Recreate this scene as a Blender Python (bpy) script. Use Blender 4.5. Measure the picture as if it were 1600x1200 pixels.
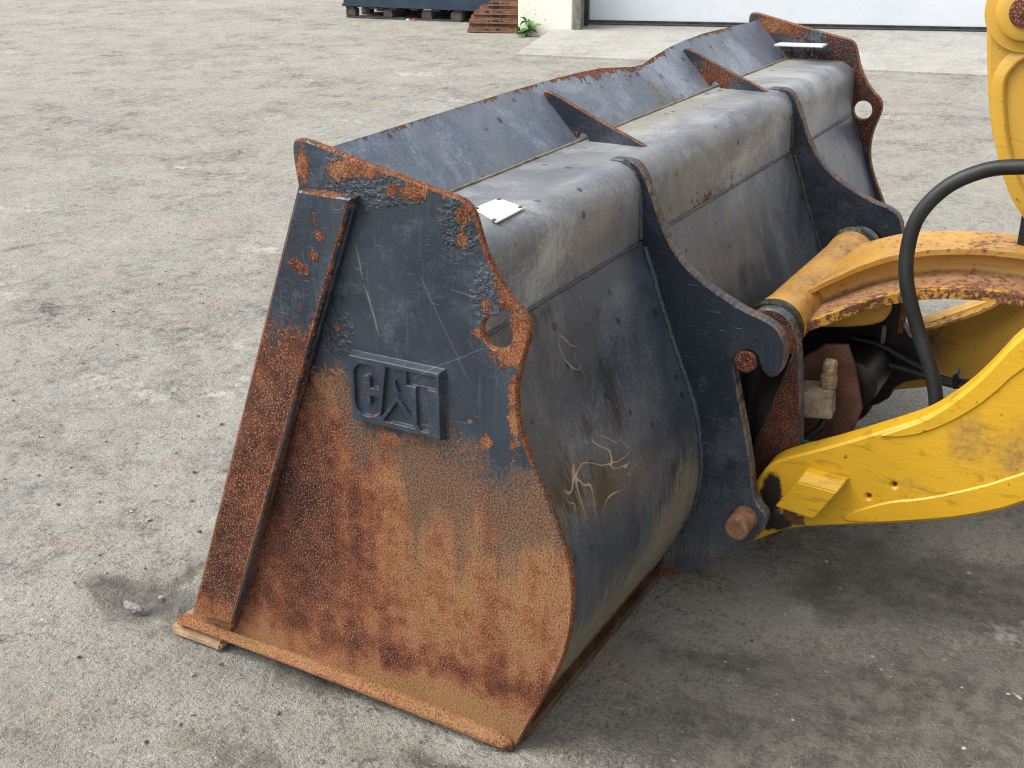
import bpy, bmesh, math, random
import numpy as np
from mathutils import Matrix, Vector
from mathutils.geometry import delaunay_2d_cdt

for o in list(bpy.data.objects): bpy.data.objects.remove(o)
scene = bpy.context.scene
COL = scene.collection
R_ = math.radians

# ------------------------------------------------------------------ camera
cam = bpy.data.cameras.new('camera')
cam_ob = bpy.data.objects.new('camera', cam); COL.objects.link(cam_ob)
cam.sensor_width = 36.0; cam.lens = 43.2; cam.clip_start = 0.05; cam.clip_end = 500
RT = ((0.484198, -0.334728, 0.808400), (-0.874959, -0.185237, 0.447364), (0.0, -0.923929, -0.382564))
M4 = Matrix.Identity(4)
for i in range(3):
    M4[i][0] = RT[i][0]; M4[i][1] = -RT[i][1]; M4[i][2] = -RT[i][2]
M4[0][3], M4[1][3], M4[2][3] = -1.899, -1.043, 1.76
cam_ob.matrix_world = M4
scene.camera = cam_ob

# ------------------------------------------------------------------ sky, sun, exposure
SUN_EL, SUN_AZ = R_(50), R_(128)          # azimuth: direction towards the sun, from +x to +y
w = bpy.data.worlds.new('World'); scene.world = w; w.use_nodes = True
wn = w.node_tree; wn.nodes.clear()
sky = wn.nodes.new('ShaderNodeTexSky'); sky.sky_type = 'NISHITA'; sky.sun_disc = False
sky.sun_elevation = SUN_EL; sky.sun_rotation = math.pi/2 - SUN_AZ
sky.air_density = 1.2; sky.dust_density = 4.0; sky.ozone_density = 1.0; sky.altitude = 50
hs = wn.nodes.new('ShaderNodeHueSaturation'); hs.inputs['Saturation'].default_value = 0.26
bg = wn.nodes.new('ShaderNodeBackground'); bg.inputs['Strength'].default_value = 0.15
wo = wn.nodes.new('ShaderNodeOutputWorld')
wn.links.new(sky.outputs[0], hs.inputs['Color']); wn.links.new(hs.outputs[0], bg.inputs['Color']); wn.links.new(bg.outputs[0], wo.inputs['Surface'])
sd = bpy.data.lights.new('sun', 'SUN'); sd.energy = 1.25; sd.angle = R_(38); sd.color = (1.0, 0.96, 0.90)
so = bpy.data.objects.new('sun', sd); COL.objects.link(so)
dv = Vector((math.cos(SUN_EL)*math.cos(SUN_AZ), math.cos(SUN_EL)*math.sin(SUN_AZ), math.sin(SUN_EL)))
so.rotation_euler = dv.to_track_quat('Z', 'Y').to_euler(); so.location = dv*20
vs = scene.view_settings
vs.view_transform = 'Standard'; vs.look = 'None'; vs.exposure = 0.80; vs.gamma = 1.0; vs.use_curve_mapping = False
scene.render.engine = 'CYCLES'
scene.cycles.use_denoising = True; scene.cycles.denoising_prefilter = 'NONE'; scene.cycles.filter_width = 1.15; scene.cycles.adaptive_threshold = 0.03; scene.cycles.max_bounces = 4; scene.cycles.diffuse_bounces = 3; scene.cycles.glossy_bounces = 2; scene.cycles.transmission_bounces = 0

# ------------------------------------------------------------------ node helpers
class NT:
    def __init__(s, name):
        s.m = bpy.data.materials.new(name); s.m.use_nodes = True
        s.t = s.m.node_tree; s.t.nodes.clear()
        s.out = s.n('ShaderNodeOutputMaterial'); s.b = s.n('ShaderNodeBsdfPrincipled')
        s.t.links.new(s.b.outputs[0], s.out.inputs['Surface'])
        s.tc = s.n('ShaderNodeTexCoord').outputs['Object']
    def n(s, t): return s.t.nodes.new(t)
    def put(s, sock, v):
        if hasattr(v, 'is_linked') or isinstance(v, bpy.types.NodeSocket): s.t.links.new(v, sock)
        elif isinstance(v, (tuple, list)) and len(v) == 3 and sock.type == 'RGBA': sock.default_value = (*v, 1)
        else: sock.default_value = v
    def noise(s, scale, detail=4, rough=0.55, vec=None, dist=0.0):
        n = s.n('ShaderNodeTexNoise'); s.put(n.inputs['Vector'], vec or s.tc)
        n.inputs['Scale'].default_value = scale; n.inputs['Detail'].default_value = detail
        n.inputs['Roughness'].default_value = rough; n.inputs['Distortion'].default_value = dist
        return n.outputs['Fac']
    def voro(s, scale, feat='F1', vec=None, out='Distance'):
        n = s.n('ShaderNodeTexVoronoi'); n.feature = feat; s.put(n.inputs['Vector'], vec or s.tc)
        n.inputs['Scale'].default_value = scale; return n.outputs[out]
    def m2(s, op, a, b=0.0, clamp=False):
        n = s.n('ShaderNodeMath'); n.operation = op; n.use_clamp = clamp
        s.put(n.inputs[0], a); s.put(n.inputs[1], b); return n.outputs[0]
    def add(s, a, b): return s.m2('ADD', a, b)
    def mul(s, a, b): return s.m2('MULTIPLY', a, b)
    def rng(s, v, a, b, c=0.0, d=1.0, smooth=True):
        n = s.n('ShaderNodeMapRange'); n.interpolation_type = 'SMOOTHSTEP' if smooth else 'LINEAR'; n.clamp = True
        s.put(n.inputs[0], v)
        for i, q in enumerate((a, b, c, d)): n.inputs[1+i].default_value = q
        return n.outputs[0]
    def mix(s, f, a, b, mode='MIX'):
        n = s.n('ShaderNodeMix'); n.data_type = 'RGBA'; n.blend_type = mode
        s.put(n.inputs[0], f); s.put(n.inputs[6], a); s.put(n.inputs[7], b); return n.outputs[2]
    def ramp(s, f, *stops):
        n = s.n('ShaderNodeValToRGB'); s.put(n.inputs[0], f); e = n.color_ramp.elements
        while len(e) < len(stops): e.new(0.5)
        for el, (p, c) in zip(e, stops): el.position = p; el.color = (*c, 1)
        return n.outputs[0]
    def attr(s, name):
        n = s.n('ShaderNodeAttribute'); n.attribute_name = name; return n.outputs['Fac']
    def map(s, scale=(1,1,1), rot=(0,0,0), loc=(0,0,0), vec=None):
        n = s.n('ShaderNodeMapping'); s.put(n.inputs[0], vec or s.tc)
        n.inputs['Scale'].default_value = scale; n.inputs['Rotation'].default_value = rot; n.inputs['Location'].default_value = loc
        return n.outputs[0]
    def bump(s, h, dist=0.002, strength=1.0, nrm=None):
        n = s.n('ShaderNodeBump'); n.inputs['Strength'].default_value = strength; n.inputs['Distance'].default_value = dist
        s.put(n.inputs['Height'], h)
        if nrm: s.put(n.inputs['Normal'], nrm)
        return n.outputs[0]
    def done(s, col, rough=0.6, nrm=None, metal=0.0, spec=0.5):
        s.put(s.b.inputs['Base Color'], col); s.put(s.b.inputs['Roughness'], rough); s.put(s.b.inputs['Metallic'], metal)
        s.put(s.b.inputs['Specular IOR Level'], spec)
        if nrm: s.put(s.b.inputs['Normal'], nrm)
        return s.m

def rust_colour(t, toneA, speck=1.0):
    big = t.noise(7, 6, 0.7); mid = t.noise(40, 5, 0.7)
    k = t.add(toneA, t.add(t.mul(t.add(big, -0.5), 0.55), t.mul(t.add(mid, -0.5), 0.85)))
    base = t.ramp(k, (0.0, (0.034, 0.013, 0.011)), (0.22, (0.080, 0.027, 0.018)), (0.45, (0.155, 0.053, 0.027)),
                  (0.66, (0.250, 0.098, 0.043)), (0.84, (0.295, 0.142, 0.070)), (1.0, (0.27, 0.150, 0.060)))
    sp = t.noise(240, 3, 0.8); pa = t.noise(9, 4, 0.6)
    base = t.mix(t.mul(t.rng(sp, 0.53, 0.63, 0, 0.80), t.rng(pa, 0.32, 0.60, 0.35, 1.0)), base, (0.42, 0.24, 0.155))
    base = t.mix(t.mul(t.rng(sp, 0.49, 0.38, 0, 0.92), t.rng(pa, 0.68, 0.40, 0.50, 1.0)), base, (0.036, 0.014, 0.011))
    return base, sp

def painted_steel(name, paint, paint2, rough=0.42, scuff=0.5, streak=0.3, rustbias=0.0, dustcol=(0.30, 0.25, 0.18), lines=0.0, axis='x', scratches=(), haze=1.0):
    """dark painted plate: attributes rust / tone / dust / blister steer the wear, noise gives its edge"""
    t = NT(name)
    ra, ta, da, ba, ka, va = t.attr('rust'), t.attr('tone'), t.attr('dust'), t.attr('blister'), t.attr('smear'), t.attr('vein')
    n1 = t.noise(16, 6, 0.68, dist=0.3); n2 = t.noise(85, 4, 0.65)
    f = t.add(t.add(ra, rustbias), t.add(t.mul(t.add(n1, -0.5), 1.15), t.mul(t.add(n2, -0.5), 1.3)))
    rm = t.rng(f, 0.47, 0.55)
    rc, sp = rust_colour(t, ta)
    # paint with cloudy fading, long scuffs and run-off streaks
    cl = t.noise(4.5, 4, 0.65, dist=0.6)
    col = t.mix(t.rng(cl, 0.32, 0.68), paint, paint2)
    hz = t.noise(2.1, 5, 0.7, dist=0.8); fn = t.noise(140, 3, 0.7)
    col = t.mix(t.mul(t.rng(t.add(hz, t.mul(t.add(fn, -0.5), 0.35)), 0.44, 0.70, 0, 0.72), haze), col, tuple(min(1, c*2.0+0.055) for c in paint2))
    rv = t.noise(4, 4, 0.6, vec=t.map((26, 26, 1.3)))
    col = t.mix(t.mul(t.rng(rv, 0.56, 0.72, 0, 0.35), haze), col, tuple(c*1.7+0.03 for c in paint2))
    if axis == 'x':   # plate lies in the y-z plane
        v1 = t.map((1, 7, 90), (R_(-24), 0, 0)); v2 = t.map((1, 60, 3))
    else:             # sheet runs along x: streaks run down it
        ua = t.n('ShaderNodeAttribute'); ua.attribute_name = 'flow'; uv = ua.outputs['Vector']
        v1 = t.map((60, 5, 1), (0, 0, R_(7)), vec=uv); v2 = t.map((44, 1.7, 1), (0, 0, R_(-4)), vec=uv)
    sc = t.noise(5, 5, 0.7, vec=v1); sm = t.noise(2.6, 3)
    col = t.mix(t.mul(t.rng(sc, 0.56, 0.78, 0, scuff), t.rng(sm, 0.35, 0.65)), col, (0.26, 0.29, 0.32))
    if axis == 'x':
        sc2 = t.noise(6, 4, 0.7, vec=t.map((1, 80, 6), (R_(-38), 0, 0), (0, 3, 1))); col = t.mix(t.mul(t.rng(sc2, 0.58, 0.74, 0, scuff*0.7), t.rng(hz, 0.40, 0.60)), col, (0.21, 0.24, 0.27))
    st = t.noise(3, 4, 0.6, vec=v2)
    df = t.add(t.mul(da, 1.1), t.add(t.mul(t.add(st, -0.5), 1.1 if axis == 'x' else 2.1), t.mul(t.add(n1, -0.5), 0.9)))
    dm = t.rng(df, 0.28, 0.95, 0, 0.92)
    col = t.mix(dm, col, t.mix(t.rng(n2, 0.3, 0.7), dustcol, tuple(c*0.66 for c in dustcol)))
    col = t.mix(t.mul(t.rng(st, 0.58, 0.72), streak), col, tuple(c*0.35 for c in paint))
    if lines:
        ln = t.noise(3.4, 3, 0.6, dist=1.4); lm = t.rng(t.m2('ABSOLUTE', t.add(ln, -0.5)), 0.0055, 0.0028)
        lm = t.mul(lm, t.rng(t.add(va, t.mul(t.add(t.noise(2.3, 2), -0.5), 1.2)), 0.35, 0.6))
        veinmix = t.mul(lm, lines)
    if axis != 'x':
        vd = t.voro(26.0, 'F1'); vk = t.voro(26.0, 'F1', out='Color'); vs_ = t.n('ShaderNodeSeparateColor'); t.put(vs_.inputs[0], vk)
        col = t.mix(t.mul(t.rng(vd, 0.30, 0.18, 0, 0.8), t.rng(vs_.outputs[0], 0.86, 0.90)), col, (0.012, 0.014, 0.018))
        s1 = t.noise(3.2, 4, 0.65, vec=t.map((46, 3.0, 1), (0, 0, R_(14)), vec=uv)); s2 = t.noise(3.4, 4, 0.65, vec=t.map((60, 2.2, 1), (0, 0, R_(-10)), (4, 2, 0), vec=uv))
        col = t.mix(t.mul(t.rng(s1, 0.62, 0.70, 0, 0.55), t.rng(t.add(va, t.noise(3, 3)), 0.5, 0.9)), col, (0.36, 0.29, 0.18))
        col = t.mix(t.mul(t.rng(s2, 0.60, 0.68, 0, 0.60), t.rng(t.noise(2.2, 3), 0.46, 0.62)), col, (0.015, 0.018, 0.024))
    km = t.rng(t.add(ka, t.mul(t.add(t.noise(9, 4, 0.6, vec=v2 if axis != 'x' else None), -0.5), 2.2)), 0.58, 0.78)
    col = t.mix(t.mul(km, 0.85), col, (0.010, 0.012, 0.017))
    for a, b, wd in scratches:
        sep = t.n('ShaderNodeSeparateXYZ'); t.put(sep.inputs[0], t.tc)
        wob = t.mul(t.add(t.noise(14, 3), -0.5), 0.012)
        dy, dz = b[0]-a[0], b[1]-a[1]; L = math.hypot(dy, dz); dy /= L; dz /= L
        py_, pz_ = t.add(sep.outputs[1], -a[0]), t.add(sep.outputs[2], -a[1])
        al = t.add(t.mul(py_, dy), t.mul(pz_, dz)); ac = t.m2('ABSOLUTE', t.add(t.add(t.mul(py_, -dz), t.mul(pz_, dy)), wob))
        mk = t.mul(t.rng(ac, wd, wd*0.4), t.mul(t.rng(al, 0.0, 0.03), t.rng(al, L, L-0.03)))
        col = t.mix(t.mul(mk, 0.38), col, (0.30, 0.30, 0.29))
    if lines: col = t.mix(veinmix, col, (0.46, 0.34, 0.20))
    hair = t.rng(t.noise(6, 2, 0.5, vec=t.map((1, 3, 55), (R_(35), 0, 0)) if axis == 'x' else t.map((40, 3, 3), (0, R_(20), 0))), 0.70, 0.73)
    col = t.mix(t.mul(hair, 0.35), col, (0.33, 0.35, 0.37))
    fa = t.attr('film'); fm = t.rng(t.add(fa, t.add(t.mul(t.add(n1, -0.5), 0.8), t.mul(t.add(rv, -0.5), 0.9))), 0.30, 0.80, 0, 0.80)
    col = t.mix(rm, col, rc)
    col = t.mix(fm, col, t.mix(t.rng(sp, 0.42, 0.60), (0.052, 0.038, 0.033), (0.20, 0.130, 0.085)))
    rgh = t.mix(rm, t.mix(dm, (rough,)*3, (0.75,)*3), (0.88,)*3)
    # relief: rust is rough and stands a little proud, blisters lift the paint
    bl = t.mul(t.rng(t.noise(85, 3, 0.6), 0.35, 0.7), t.rng(t.add(ba, t.mul(t.add(n1, -0.5), 0.8)), 0.4, 0.6))
    h = t.add(t.mul(rm, t.add(0.35, t.mul(sp, 0.9))), t.add(bl, t.mul(cl, 0.25)))
    nrm = t.bump(h, 0.0035, 0.9)
    return t.done(col, rgh, nrm, 0.0, t.mix(rm, (0.5,)*3, (0.12,)*3))

NAVY = painted_steel('navy_paint_rusted', (0.010, 0.018, 0.031), (0.026, 0.038, 0.054), 0.40, 0.9, 0.25, scratches=(((0.363,1.101), (0.345,1.014), .0022), ((0.345,1.014), (0.309,0.898), .0026), ((0.148,1.032), (0.074,1.020), .0012), ((0.243,0.828), (0.050,0.932), .0008), ((0.219,1.059), (0.101,0.843), .0008)))
HINGE = painted_steel('navy_paint_clean', (0.008, 0.013, 0.023), (0.015, 0.022, 0.033), 0.42, 0.4, 0.2)
GREY = painted_steel('grey_paint_worn', (0.034, 0.046, 0.068), (0.072, 0.085, 0.106), 0.36, 0.8, 0.30, axis='y', lines=0.9, dustcol=(0.27, 0.235, 0.165))
BEAM = painted_steel('beam_paint_faded', (0.115, 0.130, 0.152), (0.21, 0.218, 0.225), 0.42, 0.7, 0.35, axis='y', dustcol=(0.36, 0.33, 0.26))
LIPG = painted_steel('lip_paint_worn', (0.105, 0.135, 0.185), (0.195, 0.222, 0.262), 0.38, 1.0, 0.25, axis='y', dustcol=(0.26, 0.22, 0.15))

def plain_rust(name, tone, bias=0.0, rough=0.88):
    t = NT(name); rc, sp = rust_colour(t, tone)
    return t.done(rc, rough, t.bump(sp, 0.002, 0.6), 0.0, 0.15)
BROWN = None
RUSTD = plain_rust('rust_dark', 0.30); RUSTO = plain_rust('rust_orange', 0.66); RUSTT = plain_rust('rust_tan', 0.50)

def yellow_paint(name, c1, c2, rustlvl=0.40, dirt=0.4, brush=0.0, chips=0.8):
    t = NT(name); ra = t.attr('rust'); da = t.attr('dust'); ga = t.attr('grease')
    n1 = t.noise(7, 8, 0.68); n2 = t.noise(60, 5, 0.65); n3 = t.noise(2.2, 4)
    col = t.mix(t.rng(n3, 0.35, 0.65), c1, c2)
    br = t.noise(9, 6, 0.68, vec=t.map((1, 1.2, 5.0), (R_(-22), 0, 0)), dist=0.5)
    col = t.mix(t.mul(t.rng(br, 0.55, 0.66), 0.55*(0.4+brush*0.6)), col, tuple(c*0.55 for c in c1))
    gm = t.rng(t.add(t.mul(da, 1.2), t.add(t.mul(t.add(n1, -0.5), 1.0), t.mul(t.add(n2, -0.5), 0.3))), 0.30, 0.85, 0, 0.9)
    col = t.mix(gm, col, t.mix(t.rng(n2, 0.35, 0.65), (0.30, 0.165, 0.085), (0.16, 0.080, 0.045)))
    f = t.add(ra, t.add(t.mul(t.add(n1, -0.5), 0.9), t.mul(t.add(n2, -0.5), 1.3)))
    rm = t.rng(f, 1.0-rustlvl, 1.08-rustlvl)
    rc, sp = rust_colour(t, 0.40)
    col = t.mix(rm, col, rc)
    chip = t.rng(t.noise(34, 5, 0.7), 0.645, 0.67); col = t.mix(t.mul(chip, chips), col, (0.10, 0.055, 0.03))
    sk = t.noise(7, 4, 0.65, vec=t.map((1, 2.2, 26), (R_(18), 0, 0))); col = t.mix(t.mul(t.rng(sk, 0.66, 0.70, 0, 0.5), t.rng(n3, 0.45, 0.6)), col, (0.20, 0.11, 0.03))
    gk = t.rng(t.add(ga, t.mul(t.add(t.noise(26, 5, 0.65), -0.5), 0.8)), 0.34, 0.62); col = t.mix(gk, col, (0.014, 0.011, 0.008))
    h = t.add(t.mul(br, 0.7*brush), t.add(t.mul(rm, -0.5), t.mul(n2, 0.25)))
    return t.done(col, t.mix(rm, t.mix(gm, (0.38,)*3, (0.7,)*3), (0.85,)*3), t.bump(h, 0.003, 0.7), 0.0, 0.45)
YBRIGHT = yellow_paint('yellow_paint_fresh', (0.58, 0.315, 0.010), (0.64, 0.365, 0.018), 0.36, 0.2, 1.0)
YOLD = yellow_paint('yellow_paint_old', (0.52, 0.265, 0.030), (0.58, 0.32, 0.05), 0.50, 0.5, 0.3)
YPLAIN = yellow_paint('yellow_paint_even', (0.50, 0.285, 0.035), (0.55, 0.33, 0.05), 0.30, 0.3, 0.2)

def simple(name, c1, c2, scale=8, rough=0.6, bump=0.001, metal=0.0, spec=0.4, fine=120):
    t = NT(name); n = t.noise(scale, 6, 0.62); n2 = t.noise(fine, 3)
    col = t.mix(t.rng(t.add(n, t.mul(t.add(n2, -0.5), 0.4)), 0.3, 0.7), c1, c2)
    return t.done(col, rough, t.bump(t.add(n, n2), bump, 0.6), metal, spec)
BROWN = simple('brown_rusted_primer', (0.085, 0.040, 0.028), (0.20, 0.10, 0.065), 10, 0.7, 0.002, 0, 0.25)
PINR = simple('rusty_pin_steel', (0.17, 0.085, 0.05), (0.36, 0.19, 0.105), 26, 0.75, 0.002, 0, 0.25)
BLACK = simple('black_greasy_paint', (0.008, 0.008, 0.010), (0.022, 0.022, 0.024), 14, 0.45, 0.001)
RUBBER = simple('hose_rubber', (0.008, 0.009, 0.010), (0.024, 0.026, 0.028), 9, 0.5, 0.0006)
GREASE = simple('grease', (0.008, 0.007, 0.006), (0.035, 0.028, 0.018), 40, 0.22, 0.006)
BRASS = simple('dusty_brass', (0.20, 0.14, 0.07), (0.40, 0.31, 0.19), 60, 0.5, 0.001, 0.3)
PLATE = simple('bare_aluminium', (0.70, 0.71, 0.72), (0.82, 0.82, 0.82), 14, 0.42, 0.0003, 0.15)
RIVET = simple('rivet_steel', (0.10, 0.10, 0.10), (0.2, 0.19, 0.18), 50, 0.5, 0.0005, 0.6)
WELD = simple('painted_weld', (0.030, 0.038, 0.050), (0.075, 0.085, 0.095), 60, 0.45, 0.004)
SEAMT = simple('dusty_seam', (0.20, 0.165, 0.11), (0.34, 0.29, 0.21), 16, 0.9, 0.002, 0, 0.1)
MUD = simple('dried_mud', (0.16, 0.10, 0.055), (0.33, 0.225, 0.13), 30, 0.95, 0.006, 0, 0.1)
EDGEW = simple('worn_cutting_edge', (0.30, 0.19, 0.11), (0.46, 0.33, 0.22), 20, 0.8, 0.003, 0, 0.2)
GREEN = simple('green_line', (0.02, 0.22, 0.09), (0.03, 0.28, 0.12), 30, 0.5)
TANPAINT = simple('dusty_valve_block', (0.22, 0.16, 0.10), (0.46, 0.37, 0.27), 24, 0.75, 0.003)
BLUEP = simple('blue_container_paint', (0.014, 0.030, 0.055), (0.024, 0.048, 0.078), 5, 0.5, 0.002)
PALW = simple('weathered_pallet_wood', (0.045, 0.043, 0.040), (0.12, 0.11, 0.095), 9, 0.9, 0.004, 0, 0.15)
TRKR = simple('rusted_track_steel', (0.13, 0.068, 0.045), (0.26, 0.145, 0.10), 14, 0.85, 0.004, 0, 0.15)
POSTW = simple('grey_old_timber', (0.12, 0.115, 0.10), (0.30, 0.28, 0.24), 12, 0.9, 0.004, 0, 0.15)
DOORM = simple('pale_door_paint', (0.70, 0.745, 0.80), (0.76, 0.80, 0.845), 1.2, 0.42, 0.0006, 0, 0.4, 12)
SEAL = simple('door_seal_rubber', (0.012, 0.013, 0.015), (0.05, 0.055, 0.06), 6, 0.5)
LEAF = simple('weed_leaf', (0.05, 0.16, 0.02), (0.10, 0.26, 0.05), 30, 0.55)
STEMM = simple('weed_stem', (0.08, 0.16, 0.04), (0.12, 0.2, 0.06), 30, 0.6)
TYRE = simple('tyre_rubber', (0.018, 0.018, 0.018), (0.05, 0.048, 0.045), 8, 0.85, 0.004)

def wall_mat():
    t = NT('whitewashed_render'); n = t.noise(5, 8, 0.7); f = t.noise(34, 4)
    col = t.mix(t.rng(n, 0.35, 0.62), (0.86, 0.83, 0.72), (0.92, 0.90, 0.82))
    z = t.n('ShaderNodeSeparateXYZ'); t.put(z.inputs[0], t.tc)
    g = t.rng(t.add(t.mul(z.outputs[2], -2.2), t.mul(n, 1.0)), 0.25, 0.62)
    col = t.mix(t.mul(g, 0.75), col, (0.30, 0.28, 0.23))
    col = t.mix(t.rng(f, 0.67, 0.72, 0, 0.75), col, (0.16, 0.14, 0.11))
    return t.done(col, 0.9, t.bump(t.add(n, f), 0.006, 0.7), 0, 0.15)
WALL = wall_mat()

def ground_mat(name, light, dark, stain=1.0, smooth=0.0):
    t = NT(name)
    a = t.noise(0.55, 5, 0.6, dist=0.5); b = t.noise(2.6, 7, 0.66, dist=0.4); c = t.noise(16, 6, 0.7); d = t.noise(85, 4, 0.7); e = t.noise(260, 2, 0.6)
    k = t.add(t.mul(a, 0.40), t.add(t.mul(b, 0.80), t.add(t.mul(c, 0.95), t.mul(d, 1.05))))
    col = t.ramp(t.rng(k, 1.27, 1.93, smooth=False), (0.0, dark), (0.30, tuple(x*0.45+y*0.55 for x, y in zip(light, dark))), (0.55, tuple(x*0.8+y*0.2 for x, y in zip(light, dark))), (1.0, light))
    # warm and cool mineral tints
    col = t.mix(t.rng(t.noise(3.7, 4), 0.50, 0.70, 0, 0.35), col, (0.40, 0.33, 0.25))
    col = t.mix(t.rng(t.noise(2.9, 4), 0.52, 0.72, 0, 0.30), col, (0.31, 0.33, 0.32))
    # crushed aggregate: pale and dark chips of uneven size
    wv = t.n('ShaderNodeVectorMath'); wv.operation = 'ADD'; t.put(wv.inputs[0], t.tc)
    wc_ = t.n('ShaderNodeTexNoise'); wc_.inputs['Scale'].default_value = 40; t.put(wc_.inputs['Vector'], t.tc)
    ws = t.n('ShaderNodeVectorMath'); ws.operation = 'SCALE'; ws.inputs['Scale'].default_value = 0.02; t.put(ws.inputs[0], wc_.outputs['Color']); t.put(wv.inputs[1], ws.outputs[0])
    ch = t.noise(75, 4, 0.75, vec=wv.outputs[0]); cm = t.rng(t.noise(5, 4, 0.65), 0.42, 0.62)
    col = t.mix(t.mul(t.rng(ch, 0.585, 0.64, 0, 0.85), cm), col, (0.64, 0.63, 0.59))
    col = t.mix(t.mul(t.rng(ch, 0.42, 0.36, 0, 0.80), t.rng(t.noise(4, 4, 0.65), 0.40, 0.60)), col, (0.085, 0.080, 0.07))
    pt = t.noise(38, 3, 0.6, vec=wv.outputs[0]); col = t.mix(t.rng(pt, 0.30, 0.25, 0, 0.8), col, (0.07, 0.066, 0.058))
    # dark grit pooled in hollows, old scrape marks, oil spots
    grit = t.mul(t.rng(t.add(t.mul(b, 0.6), t.mul(c, 0.4)), 0.45, 0.34), t.rng(a, 0.60, 0.40))
    col = t.mix(t.mul(grit, 0.62*stain), col, (0.075, 0.072, 0.065))
    scr = t.noise(2.0, 4, 0.6, vec=t.map((0.5, 7, 1), (0, 0, R_(-28))))
    col = t.mix(t.mul(t.rng(scr, 0.63, 0.74, 0, 0.5*stain), t.rng(t.noise(0.8, 2), 0.45, 0.6)), col, (0.14, 0.135, 0.125))
    scr2 = t.noise(2.4, 4, 0.6, vec=t.map((0.6, 5, 1), (0, 0, R_(-55)), (3, 1, 0)))
    col = t.mix(t.rng(scr2, 0.62, 0.76, 0, 0.40), col, (0.55, 0.54, 0.50))
    # loader shade put into the colour, together with oily trodden-in stains and marks
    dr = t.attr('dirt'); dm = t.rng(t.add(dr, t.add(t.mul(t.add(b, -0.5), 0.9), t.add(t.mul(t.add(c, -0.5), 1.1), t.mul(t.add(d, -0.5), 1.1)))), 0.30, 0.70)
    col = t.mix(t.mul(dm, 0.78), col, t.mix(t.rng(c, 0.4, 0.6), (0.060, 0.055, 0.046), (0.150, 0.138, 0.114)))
    pa = t.rng(t.add(t.attr('pale'), t.add(t.mul(t.add(b, -0.5), 0.7), t.mul(t.add(c, -0.5), 1.1))), 0.40, 0.72, 0, 0.70)
    col = t.mix(pa, col, (0.60, 0.585, 0.53))
    h = t.add(t.mul(c, 1.3), t.add(t.mul(d, 0.9), t.add(t.mul(b, 1.6), t.mul(e, 0.25))))
    return t.done(col, 0.85, t.bump(h, 0.018, 0.95), 0, 0.3)
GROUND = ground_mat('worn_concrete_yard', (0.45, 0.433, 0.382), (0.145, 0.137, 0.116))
SLAB = ground_mat('pale_concrete_apron', (0.56, 0.55, 0.505), (0.31, 0.30, 0.27), 0.4)

# ------------------------------------------------------------------ mesh helpers
def link(name, me, mat, parent=None, smooth=False):
    o = bpy.data.objects.new(name, me); COL.objects.link(o)
    if mat: me.materials.append(mat)
    if smooth: me.polygons.foreach_set('use_smooth', [True]*len(me.polygons))
    if parent: o.parent = parent
    return o
def pydata(name, v, f, mat, parent=None, smooth=False):
    me = bpy.data.meshes.new(name); me.from_pydata([tuple(map(float, p)) for p in v], [], [tuple(int(i) for i in q) for q in f]); me.update()
    return link(name, me, mat, parent, smooth)
def frombm(name, bm, mat, parent=None, smooth=False):
    bmesh.ops.recalc_face_normals(bm, faces=bm.faces[:])
    me = bpy.data.meshes.new(name); bm.to_mesh(me); bm.free()
    return link(name, me, mat, parent, smooth)
def thing(name, label, cat, loc=(0,0,0), group=None):
    o = bpy.data.objects.new(name, None); COL.objects.link(o); o.location = loc; o.empty_display_size = 0.1
    o['label'] = label; o['category'] = cat
    if group: o['group'] = group
    return o
def attr(o, **kw):
    for k, v in kw.items():
        a = o.data.attributes.new(k, 'FLOAT', 'POINT'); a.data.foreach_set('value', np.asarray(v, dtype=np.float32).ravel())
def const(o, **kw):
    attr(o, **{k: np.full(len(o.data.vertices), v) for k, v in kw.items()})
def chaikin(pts, it=2):
    """round a closed outline; points with a third value stay sharp corners"""
    P = [(p[0], p[1], len(p) > 2) for p in pts]
    for _ in range(it):
        Q = []; n = len(P)
        for i in range(n):
            a, b = P[i], P[(i+1) % n]
            if a[2]: Q.append(a)
            else: Q.append((0.75*a[0]+0.25*b[0], 0.75*a[1]+0.25*b[1], False))
            if not b[2]: Q.append((0.25*a[0]+0.75*b[0], 0.25*a[1]+0.75*b[1], False))
        P = Q
    out = []
    for p in P:
        if not out or (out[-1][0]-p[0])**2+(out[-1][1]-p[1])**2 > 1e-8: out.append(p)
    return np.array([(p[0], p[1]) for p in out])
def area2(P): x, y = P[:,0], P[:,1]; return float(np.sum(x*np.roll(y,-1)-y*np.roll(x,-1)))
def offset(P, d):
    """move a closed counter-clockwise outline inwards by d"""
    e = np.roll(P,-1,0)-P; e /= np.maximum(np.linalg.norm(e,axis=1,keepdims=True),1e-9)
    n = np.stack([-e[:,1], e[:,0]],1); m = n+np.roll(n,1,0); m /= np.maximum(np.linalg.norm(m,axis=1,keepdims=True),1e-6)
    c = np.maximum((m*n).sum(1,keepdims=True), 0.5)
    return P+m*d/c
def inside(P, q):
    x, y = q[:,0], q[:,1]; r = np.zeros(len(q), bool); n = len(P)
    for i in range(n):
        x1, y1 = P[i]; x2, y2 = P[(i+1)%n]
        if y1 == y2: continue
        c = (y1 > y) != (y2 > y); r ^= c & (x < (x2-x1)*(y-y1)/(y2-y1)+x1)
    return r
def edgedist(P, q):
    d = np.full(len(q), 1e9); n = len(P)
    for i in range(n):
        a = P[i]; b = P[(i+1)%n]; ab = b-a; L = max((ab**2).sum(), 1e-12)
        t = np.clip(((q-a)@ab)/L, 0, 1); d = np.minimum(d, np.linalg.norm(q-(a+t[:,None]*ab), axis=1))
    return d
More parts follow.
